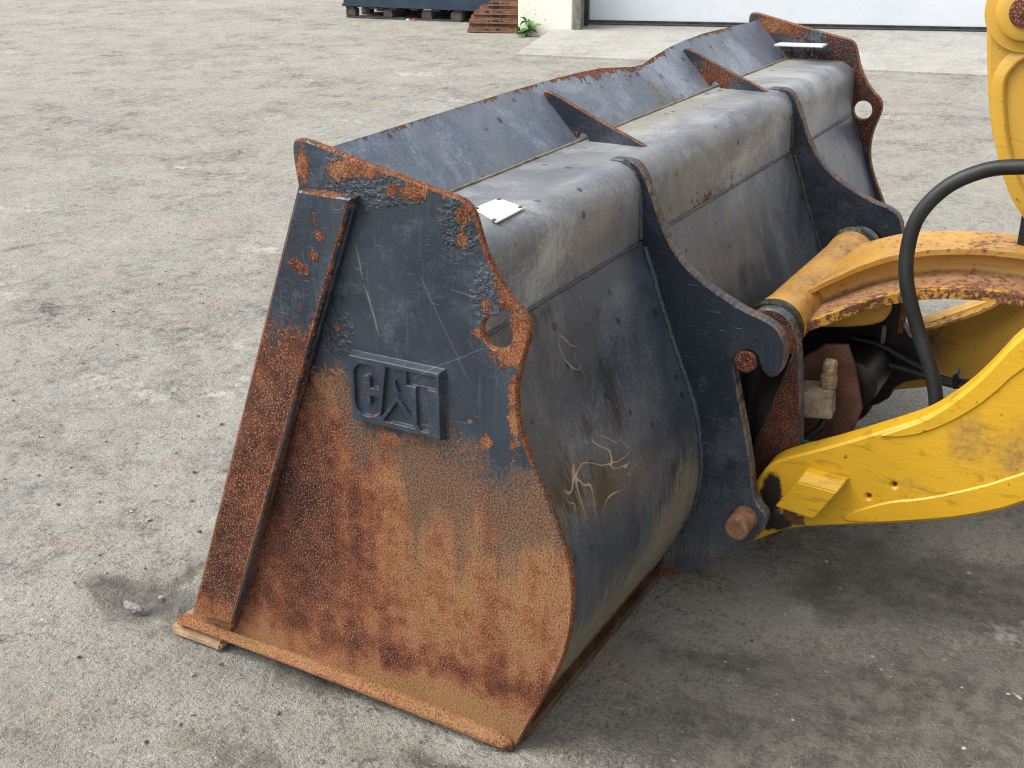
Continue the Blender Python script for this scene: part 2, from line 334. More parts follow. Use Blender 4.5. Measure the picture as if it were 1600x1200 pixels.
def circle(cy, cz, r, n=28): return np.array([(cy+r*math.cos(2*math.pi*i/n), cz+r*math.sin(2*math.pi*i/n)) for i in range(n)])
def fill(loops, step=None, seed=1):
    """triangulate outline loops[0] with holes loops[1:], optional interior grid"""
    pts = []; ed = []; k = 0
    for L in loops:
        n = len(L); pts += [tuple(p) for p in L]; ed += [(k+i, k+(i+1)%n) for i in range(n)]; k += n
    if step:
        P = loops[0]; mn, mx = P.min(0), P.max(0); rs = np.random.RandomState(seed)
        gx, gy = np.meshgrid(np.arange(mn[0], mx[0], step), np.arange(mn[1], mx[1], step))
        q = np.stack([gx.ravel(), gy.ravel()],1)+rs.uniform(-.2,.2,(gx.size,2))*step
        ok = inside(P, q)
        for H in loops[1:]: ok &= ~inside(H, q)
        q = q[ok]; allb = np.concatenate(loops); dmin = np.full(len(q), 9.)
        for L in loops: dmin = np.minimum(dmin, edgedist(L, q))
        pts += [tuple(p) for p in q[dmin > step*0.45]]
    r = delaunay_2d_cdt([Vector(p) for p in pts], ed, [], 0, 1e-7)
    V = np.array([(v.x, v.y) for v in r[0]]); F = np.array([list(f) for f in r[2] if len(f) == 3])
    c = V[F].mean(1); ok = inside(loops[0], c)
    for H in loops[1:]: ok &= ~inside(H, c)
    F = F[ok]; a = V[F]; s = (a[:,1,0]-a[:,0,0])*(a[:,2,1]-a[:,0,1])-(a[:,1,1]-a[:,0,1])*(a[:,2,0]-a[:,0,0])
    F[s < 0] = F[s < 0][:, ::-1]
    return V, F
def plate(name, outline, x0, x1, mat, parent=None, holes=(), step=None, bev=0.003, it=2, fields=None, edge=None):
    """a flat plate in the y-z plane from x0 (bevelled face towards the camera side) to x1"""
    P = chaikin(outline, it)
    if area2(P) < 0: P = P[::-1]
    Pi = offset(P, bev); Hs = [circle(*h) for h in holes]; Hi = [circle(h[0], h[1], h[2]+bev) for h in holes]
    V, F = fill([Pi]+Hi, step); V2, F2 = fill([P]+Hs)
    verts = [(x0, a, b) for a, b in V]; faces = [tuple(f[::-1]) for f in F]
    nf = len(V); fv = [True]*nf
    o2 = len(verts); verts += [(x1, a, b) for a, b in V2]; faces += [tuple(o2+i for i in f) for f in F2]
    def ring(xa, A, xb, B, flip):
        k = len(verts); n = len(A); verts.extend([(xa, p[0], p[1]) for p in A]); verts.extend([(xb, p[0], p[1]) for p in B])
        for i in range(n):
            j = (i+1) % n; q = (k+i, k+j, k+n+j, k+n+i); faces.append(q if not flip else q[::-1])
    ring(x0, Pi, x0+bev*(1 if x1 > x0 else -1), P, False); ring(x0+bev*(1 if x1 > x0 else -1), P, x1, P, False)
    for A, B in zip(Hs, Hi): ring(x0, B, x0+bev, A, True); ring(x0+bev, A, x1, A, True)
    ob = pydata(name, verts, faces, mat, parent)
    bm = bmesh.new(); bm.from_mesh(ob.data); bmesh.ops.recalc_face_normals(bm, faces=bm.faces[:]); bm.to_mesh(ob.data); bm.free()
    if fields or edge:
        W = np.array(verts); q = W[:,1:]; d = edgedist(P, q)
        for H in Hs: d = np.minimum(d, edgedist(H, q))
        res = fields(q, d) if fields else {}
        isedge = np.zeros(len(W), bool); isedge[nf+len(V2):] = True
        if edge:
            for k, v in edge.items():
                a = res.get(k, np.zeros(len(W))).copy(); a[isedge] = v; res[k] = a
        attr(ob, **res)
    return ob
def tube(name, pts, r, mat, parent=None, n=14, caps=True, smooth=True):
    """round bar or hose through a list of points (r may be a list)"""
    pts = [Vector(p) for p in pts]; m = len(pts); rr = r if isinstance(r, (list, tuple)) else [r]*m
    bm = bmesh.new(); rings = []; up = None
    for i, p in enumerate(pts):
        t = (pts[min(i+1,m-1)]-pts[max(i-1,0)]).normalized()
        if up is None: up = t.orthogonal().normalized()
        a = (up-t*up.dot(t)).normalized(); b = t.cross(a); up = a
        rings.append([bm.verts.new(p+(a*math.cos(2*math.pi*k/n)+b*math.sin(2*math.pi*k/n))*rr[i]) for k in range(n)])
    for i in range(m-1):
        for k in range(n):
            f = bm.faces.new((rings[i][k], rings[i][(k+1)%n], rings[i+1][(k+1)%n], rings[i+1][k])); f.smooth = smooth
    if caps: bm.faces.new(rings[0][::-1]); bm.faces.new(rings[-1])
    return frombm(name, bm, mat, parent)
def lathe(name, axis_pt, prof, mat, parent=None, axis='x', n=32, smooth=True):
    """turned part: prof = [(distance along the axis, radius)]"""
    bm = bmesh.new(); rings = []
    for d, r in prof:
        row = []
        for k in range(n):
            c, s = r*math.cos(2*math.pi*k/n), r*math.sin(2*math.pi*k/n)
            o = {'x': (d, c, s), 'y': (c, d, s), 'z': (c, s, d)}[axis]
            row.append(bm.verts.new((axis_pt[0]+o[0], axis_pt[1]+o[1], axis_pt[2]+o[2])))
        rings.append(row)
    for i in range(len(rings)-1):
        sm = smooth and abs(prof[i][0]-prof[i+1][0]) > 1e-6
        for k in range(n):
            f = bm.faces.new((rings[i][k], rings[i][(k+1)%n], rings[i+1][(k+1)%n], rings[i+1][k])); f.smooth = False
    bm.faces.new(rings[0]); bm.faces.new(rings[-1])
    o = frombm(name, bm, mat, parent); 
    o.data.polygons.foreach_set('use_smooth', [len(p.vertices) == 4 for p in o.data.polygons]); 
    o.data.set_sharp_from_angle(angle=R_(40)); return o
def box(name, c, s, mat, parent=None, bev=0.004, rot=None, seg=2):
    bm = bmesh.new(); bmesh.ops.create_cube(bm, size=1); bmesh.ops.scale(bm, vec=s, verts=bm.verts)
    if bev: bmesh.ops.bevel(bm, geom=bm.edges[:], offset=bev, segments=seg, affect='EDGES')
    if rot: bmesh.ops.rotate(bm, cent=(0,0,0), matrix=rot, verts=bm.verts)
    bmesh.ops.translate(bm, vec=c, verts=bm.verts)
    return frombm(name, bm, mat, parent)
def hexa(name, lo, hi, mat, parent=None, bev=0.004):
    """solid between a bottom and a top quad"""
    bm = bmesh.new(); a = [bm.verts.new(p) for p in lo]; b = [bm.verts.new(p) for p in hi]; n = len(a)
    bm.faces.new(a[::-1]); bm.faces.new(b)
    for i in range(n): bm.faces.new((a[i], a[(i+1)%n], b[(i+1)%n], b[i]))
    bmesh.ops.recalc_face_normals(bm, faces=bm.faces[:])
    if bev: bmesh.ops.bevel(bm, geom=bm.edges[:], offset=bev, segments=2, affect='EDGES')
    return frombm(name, bm, mat, parent)
def catmull(pts, n=8):
    P = np.array(pts, float); P = np.vstack([2*P[0]-P[1], P, 2*P[-1]-P[-2]]); out = []
    for i in range(1, len(P)-2):
        for k in range(n):
            t = k/n; out.append(0.5*((2*P[i])+(-P[i-1]+P[i+1])*t+(2*P[i-1]-5*P[i]+4*P[i+1]-P[i+2])*t*t+(-P[i-1]+3*P[i]-3*P[i+1]+P[i+2])*t**3))
    out.append(P[-2]); return np.array(out)
def sheet(name, prof, xs, mat, parent=None, thick=0.02, fields=None, xform=None, smooth=True, sharp=35):
    """bent sheet: profile (y,z) swept along x, outer face first, with real thickness"""
    prof = np.array(prof); m = len(prof); k = len(xs)
    e = np.gradient(prof, axis=0); e /= np.linalg.norm(e,axis=1,keepdims=True); nrm = np.stack([-e[:,1], e[:,0]],1)
    V = []; 
    for side in (0, 1):
        Q = prof+nrm*thick*side
        for x in xs:
            for i, p in enumerate(Q): V.append((x, p[0], p[1]))
    V = np.array(V)
    if xform is not None: V = xform(V, np.tile(np.arange(m), k*2))
    F = []; o = m*k
    for a in range(k-1):
        for i in range(m-1):
            q = (a*m+i, a*m+i+1, (a+1)*m+i+1, (a+1)*m+i); F.append(q); F.append(tuple(o+v for v in q[::-1]))
    for a in range(k-1):
        F.append((a*m, (a+1)*m, o+(a+1)*m, o+a*m)); i = m-1; F.append((a*m+i, o+a*m+i, o+(a+1)*m+i, (a+1)*m+i))
    for i in range(m-1):
        F.append((i, o+i, o+i+1, i+1)); b = (k-1)*m; F.append((b+i, b+i+1, o+b+i+1, o+b+i))
    ob = pydata(name, V, F, mat, parent, smooth)
    bm = bmesh.new(); bm.from_mesh(ob.data); bmesh.ops.recalc_face_normals(bm, faces=bm.faces[:]); bm.to_mesh(ob.data); bm.free()
    if smooth: ob.data.set_sharp_from_angle(angle=R_(sharp))
    if fields: attr(ob, **fields(V))
    S = np.concatenate([[0], np.cumsum(np.linalg.norm(np.diff(prof, axis=0), axis=1))]); fl = np.stack([V[:,0], np.tile(S, k*2), np.zeros(len(V))],1)
    a = ob.data.attributes.new('flow', 'FLOAT_VECTOR', 'POINT'); a.data.foreach_set('vector', fl.astype(np.float32).ravel())
    return ob
def vnoise(q, scale, seed=0, octv=4, gain=0.55):
    out = np.zeros(len(q)); amp = 1.0; tot = 0.0; sc = np.array(scale, float)*np.ones(2); rs = np.random.RandomState(seed)
    for _ in range(octv):
        p = q*sc+rs.uniform(0, 50, 2)+500; i = np.floor(p).astype(int); f = p-i; f = f*f*(3-2*f); T = rs.uniform(-1, 1, (256, 256))
        g = lambda a, b: T[(i[:,0]+a) % 256, (i[:,1]+b) % 256]
        out += amp*((g(0,0)*(1-f[:,0])+g(1,0)*f[:,0])*(1-f[:,1])+(g(0,1)*(1-f[:,0])+g(1,1)*f[:,0])*f[:,1]); tot += amp; amp *= gain; sc = sc*2.03
    return out/tot*1.6
def blob(q, c, ry, rz, a=0.0):
    d = q-np.array(c); ca, sa = math.cos(a), math.sin(a); u = d[:,0]*ca+d[:,1]*sa; v = -d[:,0]*sa+d[:,1]*ca
    return 1-0.5*np.sqrt((u/ry)**2+(v/rz)**2)
def gauss(q, c, ry, rz): return np.exp(-((q[:,0]-c[0])/ry)**2-((q[:,1]-c[1])/rz)**2)
sm = lambda v, a, b: np.clip((v-a)/(b-a), 0, 1)**2*(3-2*np.clip((v-a)/(b-a), 0, 1))

# ------------------------------------------------------------------ the yard
def polydist(q, pts):
    d = np.full(len(q), 9.)
    for a, b in zip(pts, pts[1:]):
        a, b = np.array(a), np.array(b); ab = b-a; t = np.clip(((q-a)@ab)/(ab@ab), 0, 1); d = np.minimum(d, np.linalg.norm(q-(a+t[:,None]*ab), axis=1))
    return d
MARKS = [([(2.106,4.141), (2.300,4.082), (2.465,3.983)], .035, .6), ([(1.329,3.214), (1.513,3.152)], .03, .7), ([(3.987,4.982), (4.461,4.840), (4.779,4.804)], .03, .6), ([(3.995,5.813), (4.398,5.868), (4.761,5.854)], .06, .7), ([(7.263,10.092), (7.500,9.875)], .06, .8),
         ([(10.906,9.101), (11.082,8.932)], .06, .8), ([(7.692,9.319), (7.699,8.593)], .05, .6), ([(5.850,8.604), (6.323,8.383)], .05, .5), ([(5.259,6.915), (5.739,6.679)], .10, .4), ([(4.786,5.311), (5.005,5.263)], .08, .5), ([(-0.048,1.572), (0.177,1.523)], .02, .5), ([(0.155,1.172), (0.335,1.163), (0.404,1.172)], .012, .8), ([(10.071,6.906), (9.996,6.349), (9.922,5.499)], .03, .6), ([(7.836,5.014), (8.263,4.717)], .08, .5)]
PALE = [([(-0.393,1.117), (-0.288,1.107)], .05, .35), ([(8.086,6.660), (8.160,5.647)], .16, .35), ([(7.375,10.422), (7.717,10.021)], .2, .4), ([(4.001,4.758), (4.076,4.661)], .02, .9), ([(8.187,7.223), (8.325,7.167)], .08, .5), ([(0.761,-0.120), (0.748,-0.161)], .02, .4), ([(0.431,-0.814), (0.435,-0.830)], .015, .9), ([(0.110,-0.277), (0.176,-0.309)], .06, .5), ([(7.912,6.528), (8.453,6.457)], .2, .3), ([(1.169,1.937), (1.482,1.959)], .03, .5)]
DARK = [((0.050,1.197), .16, .10, .9), ((0.048,1.104), .20, .06, .5), ((0.876,2.055), .20, .14, .5), ((0.023,0.545), .10, .05, .7), ((-0.316,0.493), .14, .06, .6), ((0.626,2.126), .3, .15, .5), ((0.296,-0.368), .08, .05, .7), ((0.640,-0.715), .09, .05, .8), ((0.612,-0.821), .08, .05, .7), ((0.960,-0.448), .12, .09, .6), ((1.183,-0.369), .3, .2, .4), ((1.181,-0.848), .14, .12, .9), ((0.407,-0.583), .035, .02, .9), ((0.471,-0.907), .08, .04, .8), ((0.509,-0.307), .12, .03, .6), ((2.128,1.937), .1, .1, .1), ((-0.112,0.103), .10, .04, .7), ((1.352,3.010), .12, .1, .4)]
def grid_ground():
    xs = np.concatenate([np.linspace(-60,-4,10), np.arange(-3.5,4.0,0.03), np.arange(4.0,13.0,0.10), np.linspace(13.2,160,40)])
    ys = np.concatenate([np.linspace(-90,-5,14), np.arange(-4.5,4.5,0.03), np.arange(4.5,16.0,0.10), np.linspace(16.2,120,40)])
    X, Y = np.meshgrid(xs, ys, indexing='ij'); n, m = X.shape; q = np.stack([X.ravel(), Y.ravel()],1)
    Z = 0.004*vnoise(q, 1.1, 51, 3)+0.0022*vnoise(q, 7, 52, 3)
    x, y = q.T
    Z = np.minimum(Z, 0.004)-0.006; Z -= 0.016*np.exp(-((x-(0.031,1.166)[0])/.10)**2-((y-(0.031,1.166)[1])/.09)**2)*(1+0.4*vnoise(q, 20, 5, 2))
    V = np.stack([x, y, Z],1); idx = np.arange(n*m).reshape(n, m)
    F = np.stack([idx[:-1,:-1], idx[1:,:-1], idx[1:,1:], idx[:-1,1:]],-1).reshape(-1,4)
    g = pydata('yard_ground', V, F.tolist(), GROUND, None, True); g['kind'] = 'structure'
    d = 0.80*np.exp(-((x-0.9)/1.5)**2-((y+1.15)/0.95)**2)+0.40*np.exp(-((x+0.1)/0.8)**2-((y+0.55)/0.5)**2)+0.42*np.exp(-((x+0.9)/0.9)**2-((y-0.6)/1.6)**2)  # broad dark pools: loader shade painted in at right, darker foreground near camera
    wob = q+0.05*np.stack([vnoise(q, 6, 61, 3), vnoise(q, 6, 62, 3)],1)
    for pts, wd, st in MARKS: d = np.maximum(d, d+st*np.exp(-(polydist(wob, pts)/wd)**2)*(0.75+0.4*vnoise(q, 12, 63, 2)))
    for c, rx, ry, st in DARK: d += st*np.exp(-((wob[:,0]-c[0])/ry)**2-((wob[:,1]-c[1])/rx)**2)*(0.8+0.5*vnoise(q, 14, 64, 3))
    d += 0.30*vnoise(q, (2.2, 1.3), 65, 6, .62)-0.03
    p = 0.12+0.42*vnoise(q, (3.0, 1.8), 66, 6, .62)
    for pts, wd, st in PALE: p += 0.7*st*np.exp(-(polydist(wob, pts)/wd)**2)
    attr(g, dirt=np.clip(d, -.3, 1.1), pale=np.clip(p, 0, 1.1))  # dirt holds the painted loader shade together with the oily stains
    return g
grid_ground()

# ------------------------------------------------------------------ the loader bucket
bucket = thing('loader_bucket', 'large dark blue steel wheel loader bucket with rusted side plate resting on the ground', 'bucket')
W = 2.75
SIDE = [(0.504,1.253),(0.500,1.279),(0.485,1.285),(0.454,1.281),(0.300,1.245),(0.143,1.214),(0.110,1.208),(0.091,1.191),(0.081,1.163),(0.069,1.122),(0.043,1.070),(0.011,1.031),(-0.019,1.008),(-0.032,0.975),(-0.020,0.929),(-0.003,0.874),(-0.002,0.803),(-0.020,0.732),(-0.078,0.621),(-0.119,0.515),(-0.133,0.434),(-0.126,0.325),(-0.092,0.214),(-0.020,0.052),(-0.002,0.009,1),(0.927,0.039,1),(0.495,1.190,1)]
HOLE = (0.041,0.959)
BOUND = sorted([(0.837,0.695),(0.581,0.686),(0.530,0.712),(0.505,0.761),(0.452,0.804),(0.403,0.799),(0.392,0.711),(0.311,0.697),(0.249,0.679),(0.156,0.695),(0.081,0.688),(0.044,0.644),(0.008,0.642),(-0.024,0.675),(-0.077,0.693)])
def side_fields(q, d):
    zb = np.interp(q[:,0], [b[0] for b in BOUND], [b[1] for b in BOUND])
    zb = zb+0.020*vnoise(q, 9, 2, 3)
    r = np.clip(0.5+(zb-q[:,1])/0.24, 0, 1.5)
    for c, ry, rz, a in SPOTS: r = np.maximum(r, blob(q, c, ry, rz, a))
    right = sm(q[:,0], 0.10, -0.01)*sm(q[:,1], 0.74, 0.80)*sm(q[:,1], 0.95, 0.90)
    r = np.maximum(r, right*(0.62-d/0.05)); r = np.maximum(r, 0.62-d/0.012)
    tone = 0.50+0.24*sm(q[:,0], 0.58, 0.12)-0.40*gauss(q, (0.548,0.443), 0.19, 0.24)-0.34*gauss(q, (0.008,0.144), 0.16, 0.045)-0.26*gauss(q, (0.269,0.144), 0.16, 0.04)
    tone += 0.07*vnoise(q, 6, 3, 4)+0.16*vnoise(q, (30, 3.0), 5, 3)*sm(q[:,0], 0.62, 0.40)+0.16*vnoise(q, 40, 6, 2)
    tone += 0.40*sm(q[:,1]+0.02*vnoise(q, 12, 9, 3), 0.15, 0.06)+0.30*gauss(q, (0.445,0.773), 0.06, 0.05)+0.14*gauss(q, (0.008,0.436), .16, .14)
    film = 0.70*np.exp(-((zb-0.04-q[:,1])/0.09)**2)*sm(q[:,0], .62, .40)+0.55*gauss(q, (0.190,0.552), 0.07, 0.13)+0.60*gauss(q, (-0.057,0.587), 0.06, 0.13)+0.45*gauss(q, (0.053,0.484), .10, .10)+0.34*vnoise(q, (26, 2.6), 12, 3)
    film = film*sm(q[:,1], 0.16, 0.30)*sm(q[:,1], 0.86, 0.76)
    up = sm(q[:,1], 0.88, 0.95); tone = tone*(1-up)+(0.62+0.2*vnoise(q, 30, 4, 2))*up
    dust = 0.25*sm(q[:,1], 0.10, 0.02)+0.10+0.12*vnoise(q, (10, 2), 14, 3)
    bl = np.maximum.reduce([blob(q, c, ry, rz, a) for c, ry, rz, a in BLIST])
    return dict(rust=r, tone=tone, dust=dust, blister=np.clip(bl, 0, 1), film=film)
SPOTS = [((0.480,1.237), .016, .045, 0), ((0.375,1.239), .042, .020, -.25), ((0.322,1.237), .034, .016, -.25), ((0.272,1.207), .014, .013, 0), ((0.214,1.211), .035, .014, -.2),
         ((0.109,1.182), .018, .018, 0), ((0.115,1.129), .011, .016, 0), ((0.012,1.028), .030, .030, 0), ((-0.008,0.968), .028, .065, 0), ((0.022,0.914), .036, .022, 0), ((0.066,1.009), .013, .016, 0),
         ((0.083,0.952), .012, .010, 0), ((0.004,0.795), .012, .09, 0), ((0.417,0.901), .008, .008, 0), ((0.102,0.760), .009, .008, 0), ((0.066,0.726), .012, .016, 0), ((0.157,1.208), .008, .008, 0), ((0.296,0.677), .05, .02, 0)]
BLIST = [((0.302,1.200), .13, .035, -.2), ((0.117,1.161), .05, .06, 0), ((0.056,1.033), .04, .06, 0), ((0.420,0.906), .04, .07, 0), ((0.390,1.240), .03, .05, 0)]
side = plate('side_plate', SIDE, 0.0, 0.016, NAVY, bucket, [(HOLE[0], HOLE[1], 0.0335)], 0.010, 0.004, 3, side_fields, dict(rust=0.72, tone=0.62))
side['label'] = 'near side plate, rusted on its lower half, with round lifting eye'
def far_fields(q, d):
    r = 0.44+0.30*gauss(q, (0.40, 1.24), .10, .04)+0.32*gauss(q, (0.05, 0.98), .12, .12)+0.15*gauss(q, (0.12, 1.16), .07, .05)
    return dict(rust=r, tone=0.16+0.62*gauss(q, (0.41, 1.24), .10, .035), dust=np.zeros(len(q)), blister=np.full(len(q), .5))
fars = plate('side_plate', SIDE, W-0.016, W, NAVY, bucket, [(HOLE[0], HOLE[1], 0.0335)], 0.02, 0.004, 3, far_fields, dict(rust=0.72, tone=0.85))
fars['label'] = 'far side plate, dark brown with rust, with round lifting eye'

# thick wear strip welded on the front of the near plate
STRIP = [(0.471,1.189,1),(0.344,1.188,1),(0.762,0.094,1),(0.889,0.087,1)]
def strip_fields(q, d):
    r = np.clip(0.5+(0.88-0.10*(q[:,0]-0.5)-q[:,1])/0.30, 0.0, 1.0)
    for c, ry, rz in (((0.469,1.030), .013, .012), ((0.487,1.038), .016, .010), ((0.439,1.061), .010, .012), ((0.477,1.119), .022, .004), ((0.437,1.126), .006, .030), ((0.357,1.175), .014, .012), ((0.417,1.103), .008, .010)):
        r = np.maximum(r, blob(q, c, ry, rz))
    r = np.maximum(r, 0.44-d/0.014)
    tone = 0.20+0.16*sm(q[:,1], 0.5, 0.9)-0.10*gauss(q, (0.83, 0.22), .2, .05)+0.42*sm(q[:,1], 0.18, 0.12)
    tone += 0.12*vnoise(q, 7, 21, 4)+0.12*vnoise(q, 40, 22, 2)
    return dict(rust=r, tone=tone, dust=0.12+0.2*sm(q[:,1], .2, .1), film=0.35*sm(q[:,1], .9, .75)*sm(q[:,1], .35, .6)+0.2*vnoise(q, 8, 23, 3), blister=np.zeros(len(q)))
strip = plate('wear_strip', STRIP, -0.030, 0.0, NAVY, side, (), 0.012, 0.004, 0, strip_fields, dict(rust=0.46, tone=0.62))
strip['label'] = 'thick flat wear strip, rusty below and dark blue above'
stripf = plate('wear_strip', [(p[0], p[1], 1) for p in STRIP], W+0.030, W, NAVY, fars, (), None, 0.004, 0)
bk = [Vector((-0.008, a, b)) for a, b in ((0.354,1.176), (0.525,0.728), (0.784,0.063))]
wbd = tube('weld_bead', [tuple(v) for v in catmull(bk, 40)], 0.009, NAVY, side, 8)
zz_ = np.array([v.co.z for v in wbd.data.vertices]); attr(wbd, rust=0.20+0.90*sm(zz_, .85, .70), tone=0.30+0.30*sm(zz_, .5, .1), film=0.3*sm(zz_, .9, .6))

# raised badge on the near plate: cast letters sunk in a bevelled block
def badge():
    y0, y1, z0, z1 = 0.382, 0.156, 0.710, 0.864; Wb, Hb = y0-y1, z1-z0; asp = Wb/Hb
    nu, nv = 320, 216
    U, Vv = np.meshgrid(np.linspace(0,1,nu), np.linspace(0,1,nv), indexing='ij'); q = np.stack([U.ravel()*asp, Vv.ravel()],1)
    def sd(poly):
        P = np.array([(a*asp, b) for a, b in poly]); d = edgedist(P, q); return np.where(inside(P, q), -d, d)
    def rrect(u0, u1, v0, v1, r):
        d = np.abs(q-np.array([(u0+u1)/2*asp, (v0+v1)/2]))-np.array([(u1-u0)/2*asp-r, (v1-v0)/2-r])
        return np.linalg.norm(np.maximum(d, 0),axis=1)+np.minimum(np.maximum(d[:,0], d[:,1]), 0)-r
    C = np.maximum(rrect(.065, .335, .13, .87, .17), -rrect(.160, .240, .30, .72, .04))
    C = np.maximum(C, -sd([(.20, .44), (.36, .44), (.36, .56), (.20, .56)]))
    A = sd([(.42, .90), (.60, .90), (.70, .13), (.34, .13)])
    tri = sd([(.525, .52), (.29, .06), (.80, .06)]); A = np.maximum(A, -tri); C = np.maximum(C, -tri)
    A = np.maximum(A, -sd([(.505, .74), (.475, .58), (.545, .58)]))
    tin = sd([(.525, .43), (.365, .115), (.715, .115)])
    T = np.minimum(sd([(.635, .90), (.945, .90), (.945, .71), (.635, .71)]), sd([(.735, .72), (.855, .72), (.855, .10), (.735, .10)])); T = np.maximum(T, -tri)
    L = np.minimum.reduce([C, A, T, tin])
    sink = sm(-L, -0.006, 0.012)
    edge = np.minimum.reduce([U.ravel()*asp, (1-U.ravel())*asp, Vv.ravel(), 1-Vv.ravel()])
    rise = 0.001+0.018*sm(edge, 0.0, 0.045)-0.0085*sink
    rs = np.random.RandomState(5)
    V = np.stack([-rise, y0-U.ravel()*Wb, z0+Vv.ravel()*Hb],1)
    F = [(i*nv+j, (i+1)*nv+j, (i+1)*nv+j+1, i*nv+j+1) for i in range(nu-1) for j in range(nv-1)]
    k = len(V); rim = [i*nv for i in range(nu)]+[(nu-1)*nv+j for j in range(1,nv)]+[i*nv+nv-1 for i in range(nu-2,-1,-1)]+[j for j in range(nv-2,0,-1)]
    V = np.vstack([V, V[rim]*[0,1,1]+[0.004,0,0]]); n = len(rim)
    F += [(rim[(i+1)%n], rim[i], k+i, k+(i+1)%n) for i in range(n)]
    o = pydata('badge', V, F, NAVY, side, True)
    r = np.concatenate([0.30*np.exp(-((L-0.0)/0.02)**2)+0.12*(Vv.ravel() < .25)+0.08*sink+0.14*np.exp(-(U.ravel()/0.06)**2)-0.02, np.full(n, .4)])
    attr(o, rust=r, tone=np.full(len(V), .62), dust=np.full(len(V), .10))
    o['label'] = 'raised rectangular badge with sunken letters CAT over a triangle'
badge()

# shell: box beam on top, wrapper plate below, spill guard above
XS = np.linspace(0.016, W-0.016, 150)
arc = [(0.145+0.062*math.cos(a)*1.0, 1.067+0.062*math.sin(a)) for a in np.linspace(math.pi/2, math.pi, 12)]
BOXP = [(0.332-0.187*k/10, 1.129) for k in range(10)]+arc+[(0.0828-0.0018*k/8, 1.067-0.126*k/8) for k in range(1, 9)]
def rnd(V, s, seed):
    rs = np.random.RandomState(seed); out = np.zeros(len(V))
    for k in range(14):
        f = rs.normal(0, s, 3); out += np.sin(V@f+rs.uniform(0, 6.28))
    return out/14**.5
def box_fields(V):
    x, y, z = V.T; g1 = sm(x, 0.75, 1.2)
    dust = 0.06+0.34*sm(y, 0.16, 0.3)*sm(x, .3, .9)+0.26*g1*sm(x, 1.95, 1.6)+0.20*np.exp(-((z-1.06)/.05)**2)*g1+0.10*rnd(V, 4, 2)+0.12*sm(x, 2.1, 2.5)
    rust = 0.10+0.10*rnd(V, 8, 4)+0.42*np.exp(-((z-.95)/.03)**2)*np.exp(-((x-1.22)/.14)**2)*(y < .1)+0.14*np.exp(-((y-.332)/.01)**2)*(z > 1.1)
    return dict(rust=rust, tone=np.full(len(V), .5), dust=dust)
topb = sheet('box_beam', BOXP, XS, BEAM, bucket, 0.016, box_fields)
WR = catmull([(0.0775,0.944),(0.072,0.929),(0.055,0.887),(0.038,0.845),(-0.008,0.721),(-0.054,0.612),(-0.084,0.532),(-0.102,0.448),(-0.108,0.380),(-0.106,0.323),(-0.092,0.246),(-0.066,0.182),(-0.036,0.117),(-0.006,0.060),(0.030,0.026),(0.10,0.018)], 6)
WR = np.vstack([WR, [(0.10+0.80*k/8, 0.018) for k in range(1, 9)]])
SMEARS = [((0.267,0.671), .05, .05), ((0.407,0.717), .05, .11), ((0.299,0.767), .02, .05), ((0.402,0.648), .06, .07), ((0.256,0.916), .04, .03), ((0.192,0.921), .04, .06), ((0.113,0.606), .10, .10), ((1.309,0.721), .06, .05), ((1.277,0.808), .07, .015), ((1.799,0.818), .012, .03), ((1.390,0.718), .03, .05), ((0.243,0.553), .08, .08), ((2.599,0.879), .02, .03)]
def wr_fields(V):
    x, y, z = V.T; b = sm(x, 0.8, 1.0)
    low = sm(z, 0.50, 0.16)
    dust = -0.08+1.0*low+0.32*b*sm(z, .25, .6)*sm(x, 2.2, 1.9)+0.14*rnd(V, 5, 6)+0.28*np.exp(-((x-.66)/.14)**2)*sm(z, .62, .38)+0.55*sm(z, .24, .10)+0.30*np.exp(-((x-.70)/.10)**2)*sm(z, .62, .35)
    rust = 0.02+0.10*rnd(V, 9, 8)+0.62*sm(z, .20, .07)+0.12*low*sm(x, .45, .75)
    q = np.stack([x, z],1); sme = 0.0
    for c, rx, rz in SMEARS: sme = np.maximum(sme, gauss(q, c, rx, rz))
    vein = 0.75*gauss(q, (0.235,0.584), .22, .09)+0.5*gauss(q, (0.286,0.813), .12, .08)
    return dict(rust=rust, tone=0.22+0.30*sm(z, .05, .15), dust=dust, smear=0.85*sme, vein=vein+0.5*sm(z, .45, .2))
shell = sheet('shell', WR, XS, GREY, bucket, 0.022, wr_fields, sharp=50)
def seam(name, prof, x, r, mat, parent, jit=0.0012, n=60, seed=2):
    rs = np.random.RandomState(seed); P = catmull(prof, max(2, n//len(prof)))
    return tube(name, [(x+rs.uniform(-jit,jit), p[0]+rs.uniform(-jit,jit), p[1]+rs.uniform(-jit,jit)) for p in P], [r*rs.uniform(.94,1.06) for _ in P], mat, parent, 8)
rs = np.random.RandomState(11)
tube('weld_seam', [(x, 0.0775+rs.uniform(-.001,.001), 0.9385+rs.uniform(-.001,.001)) for x in np.linspace(0.016, W-.016, 160)], 0.0040, WELD, shell, 8)

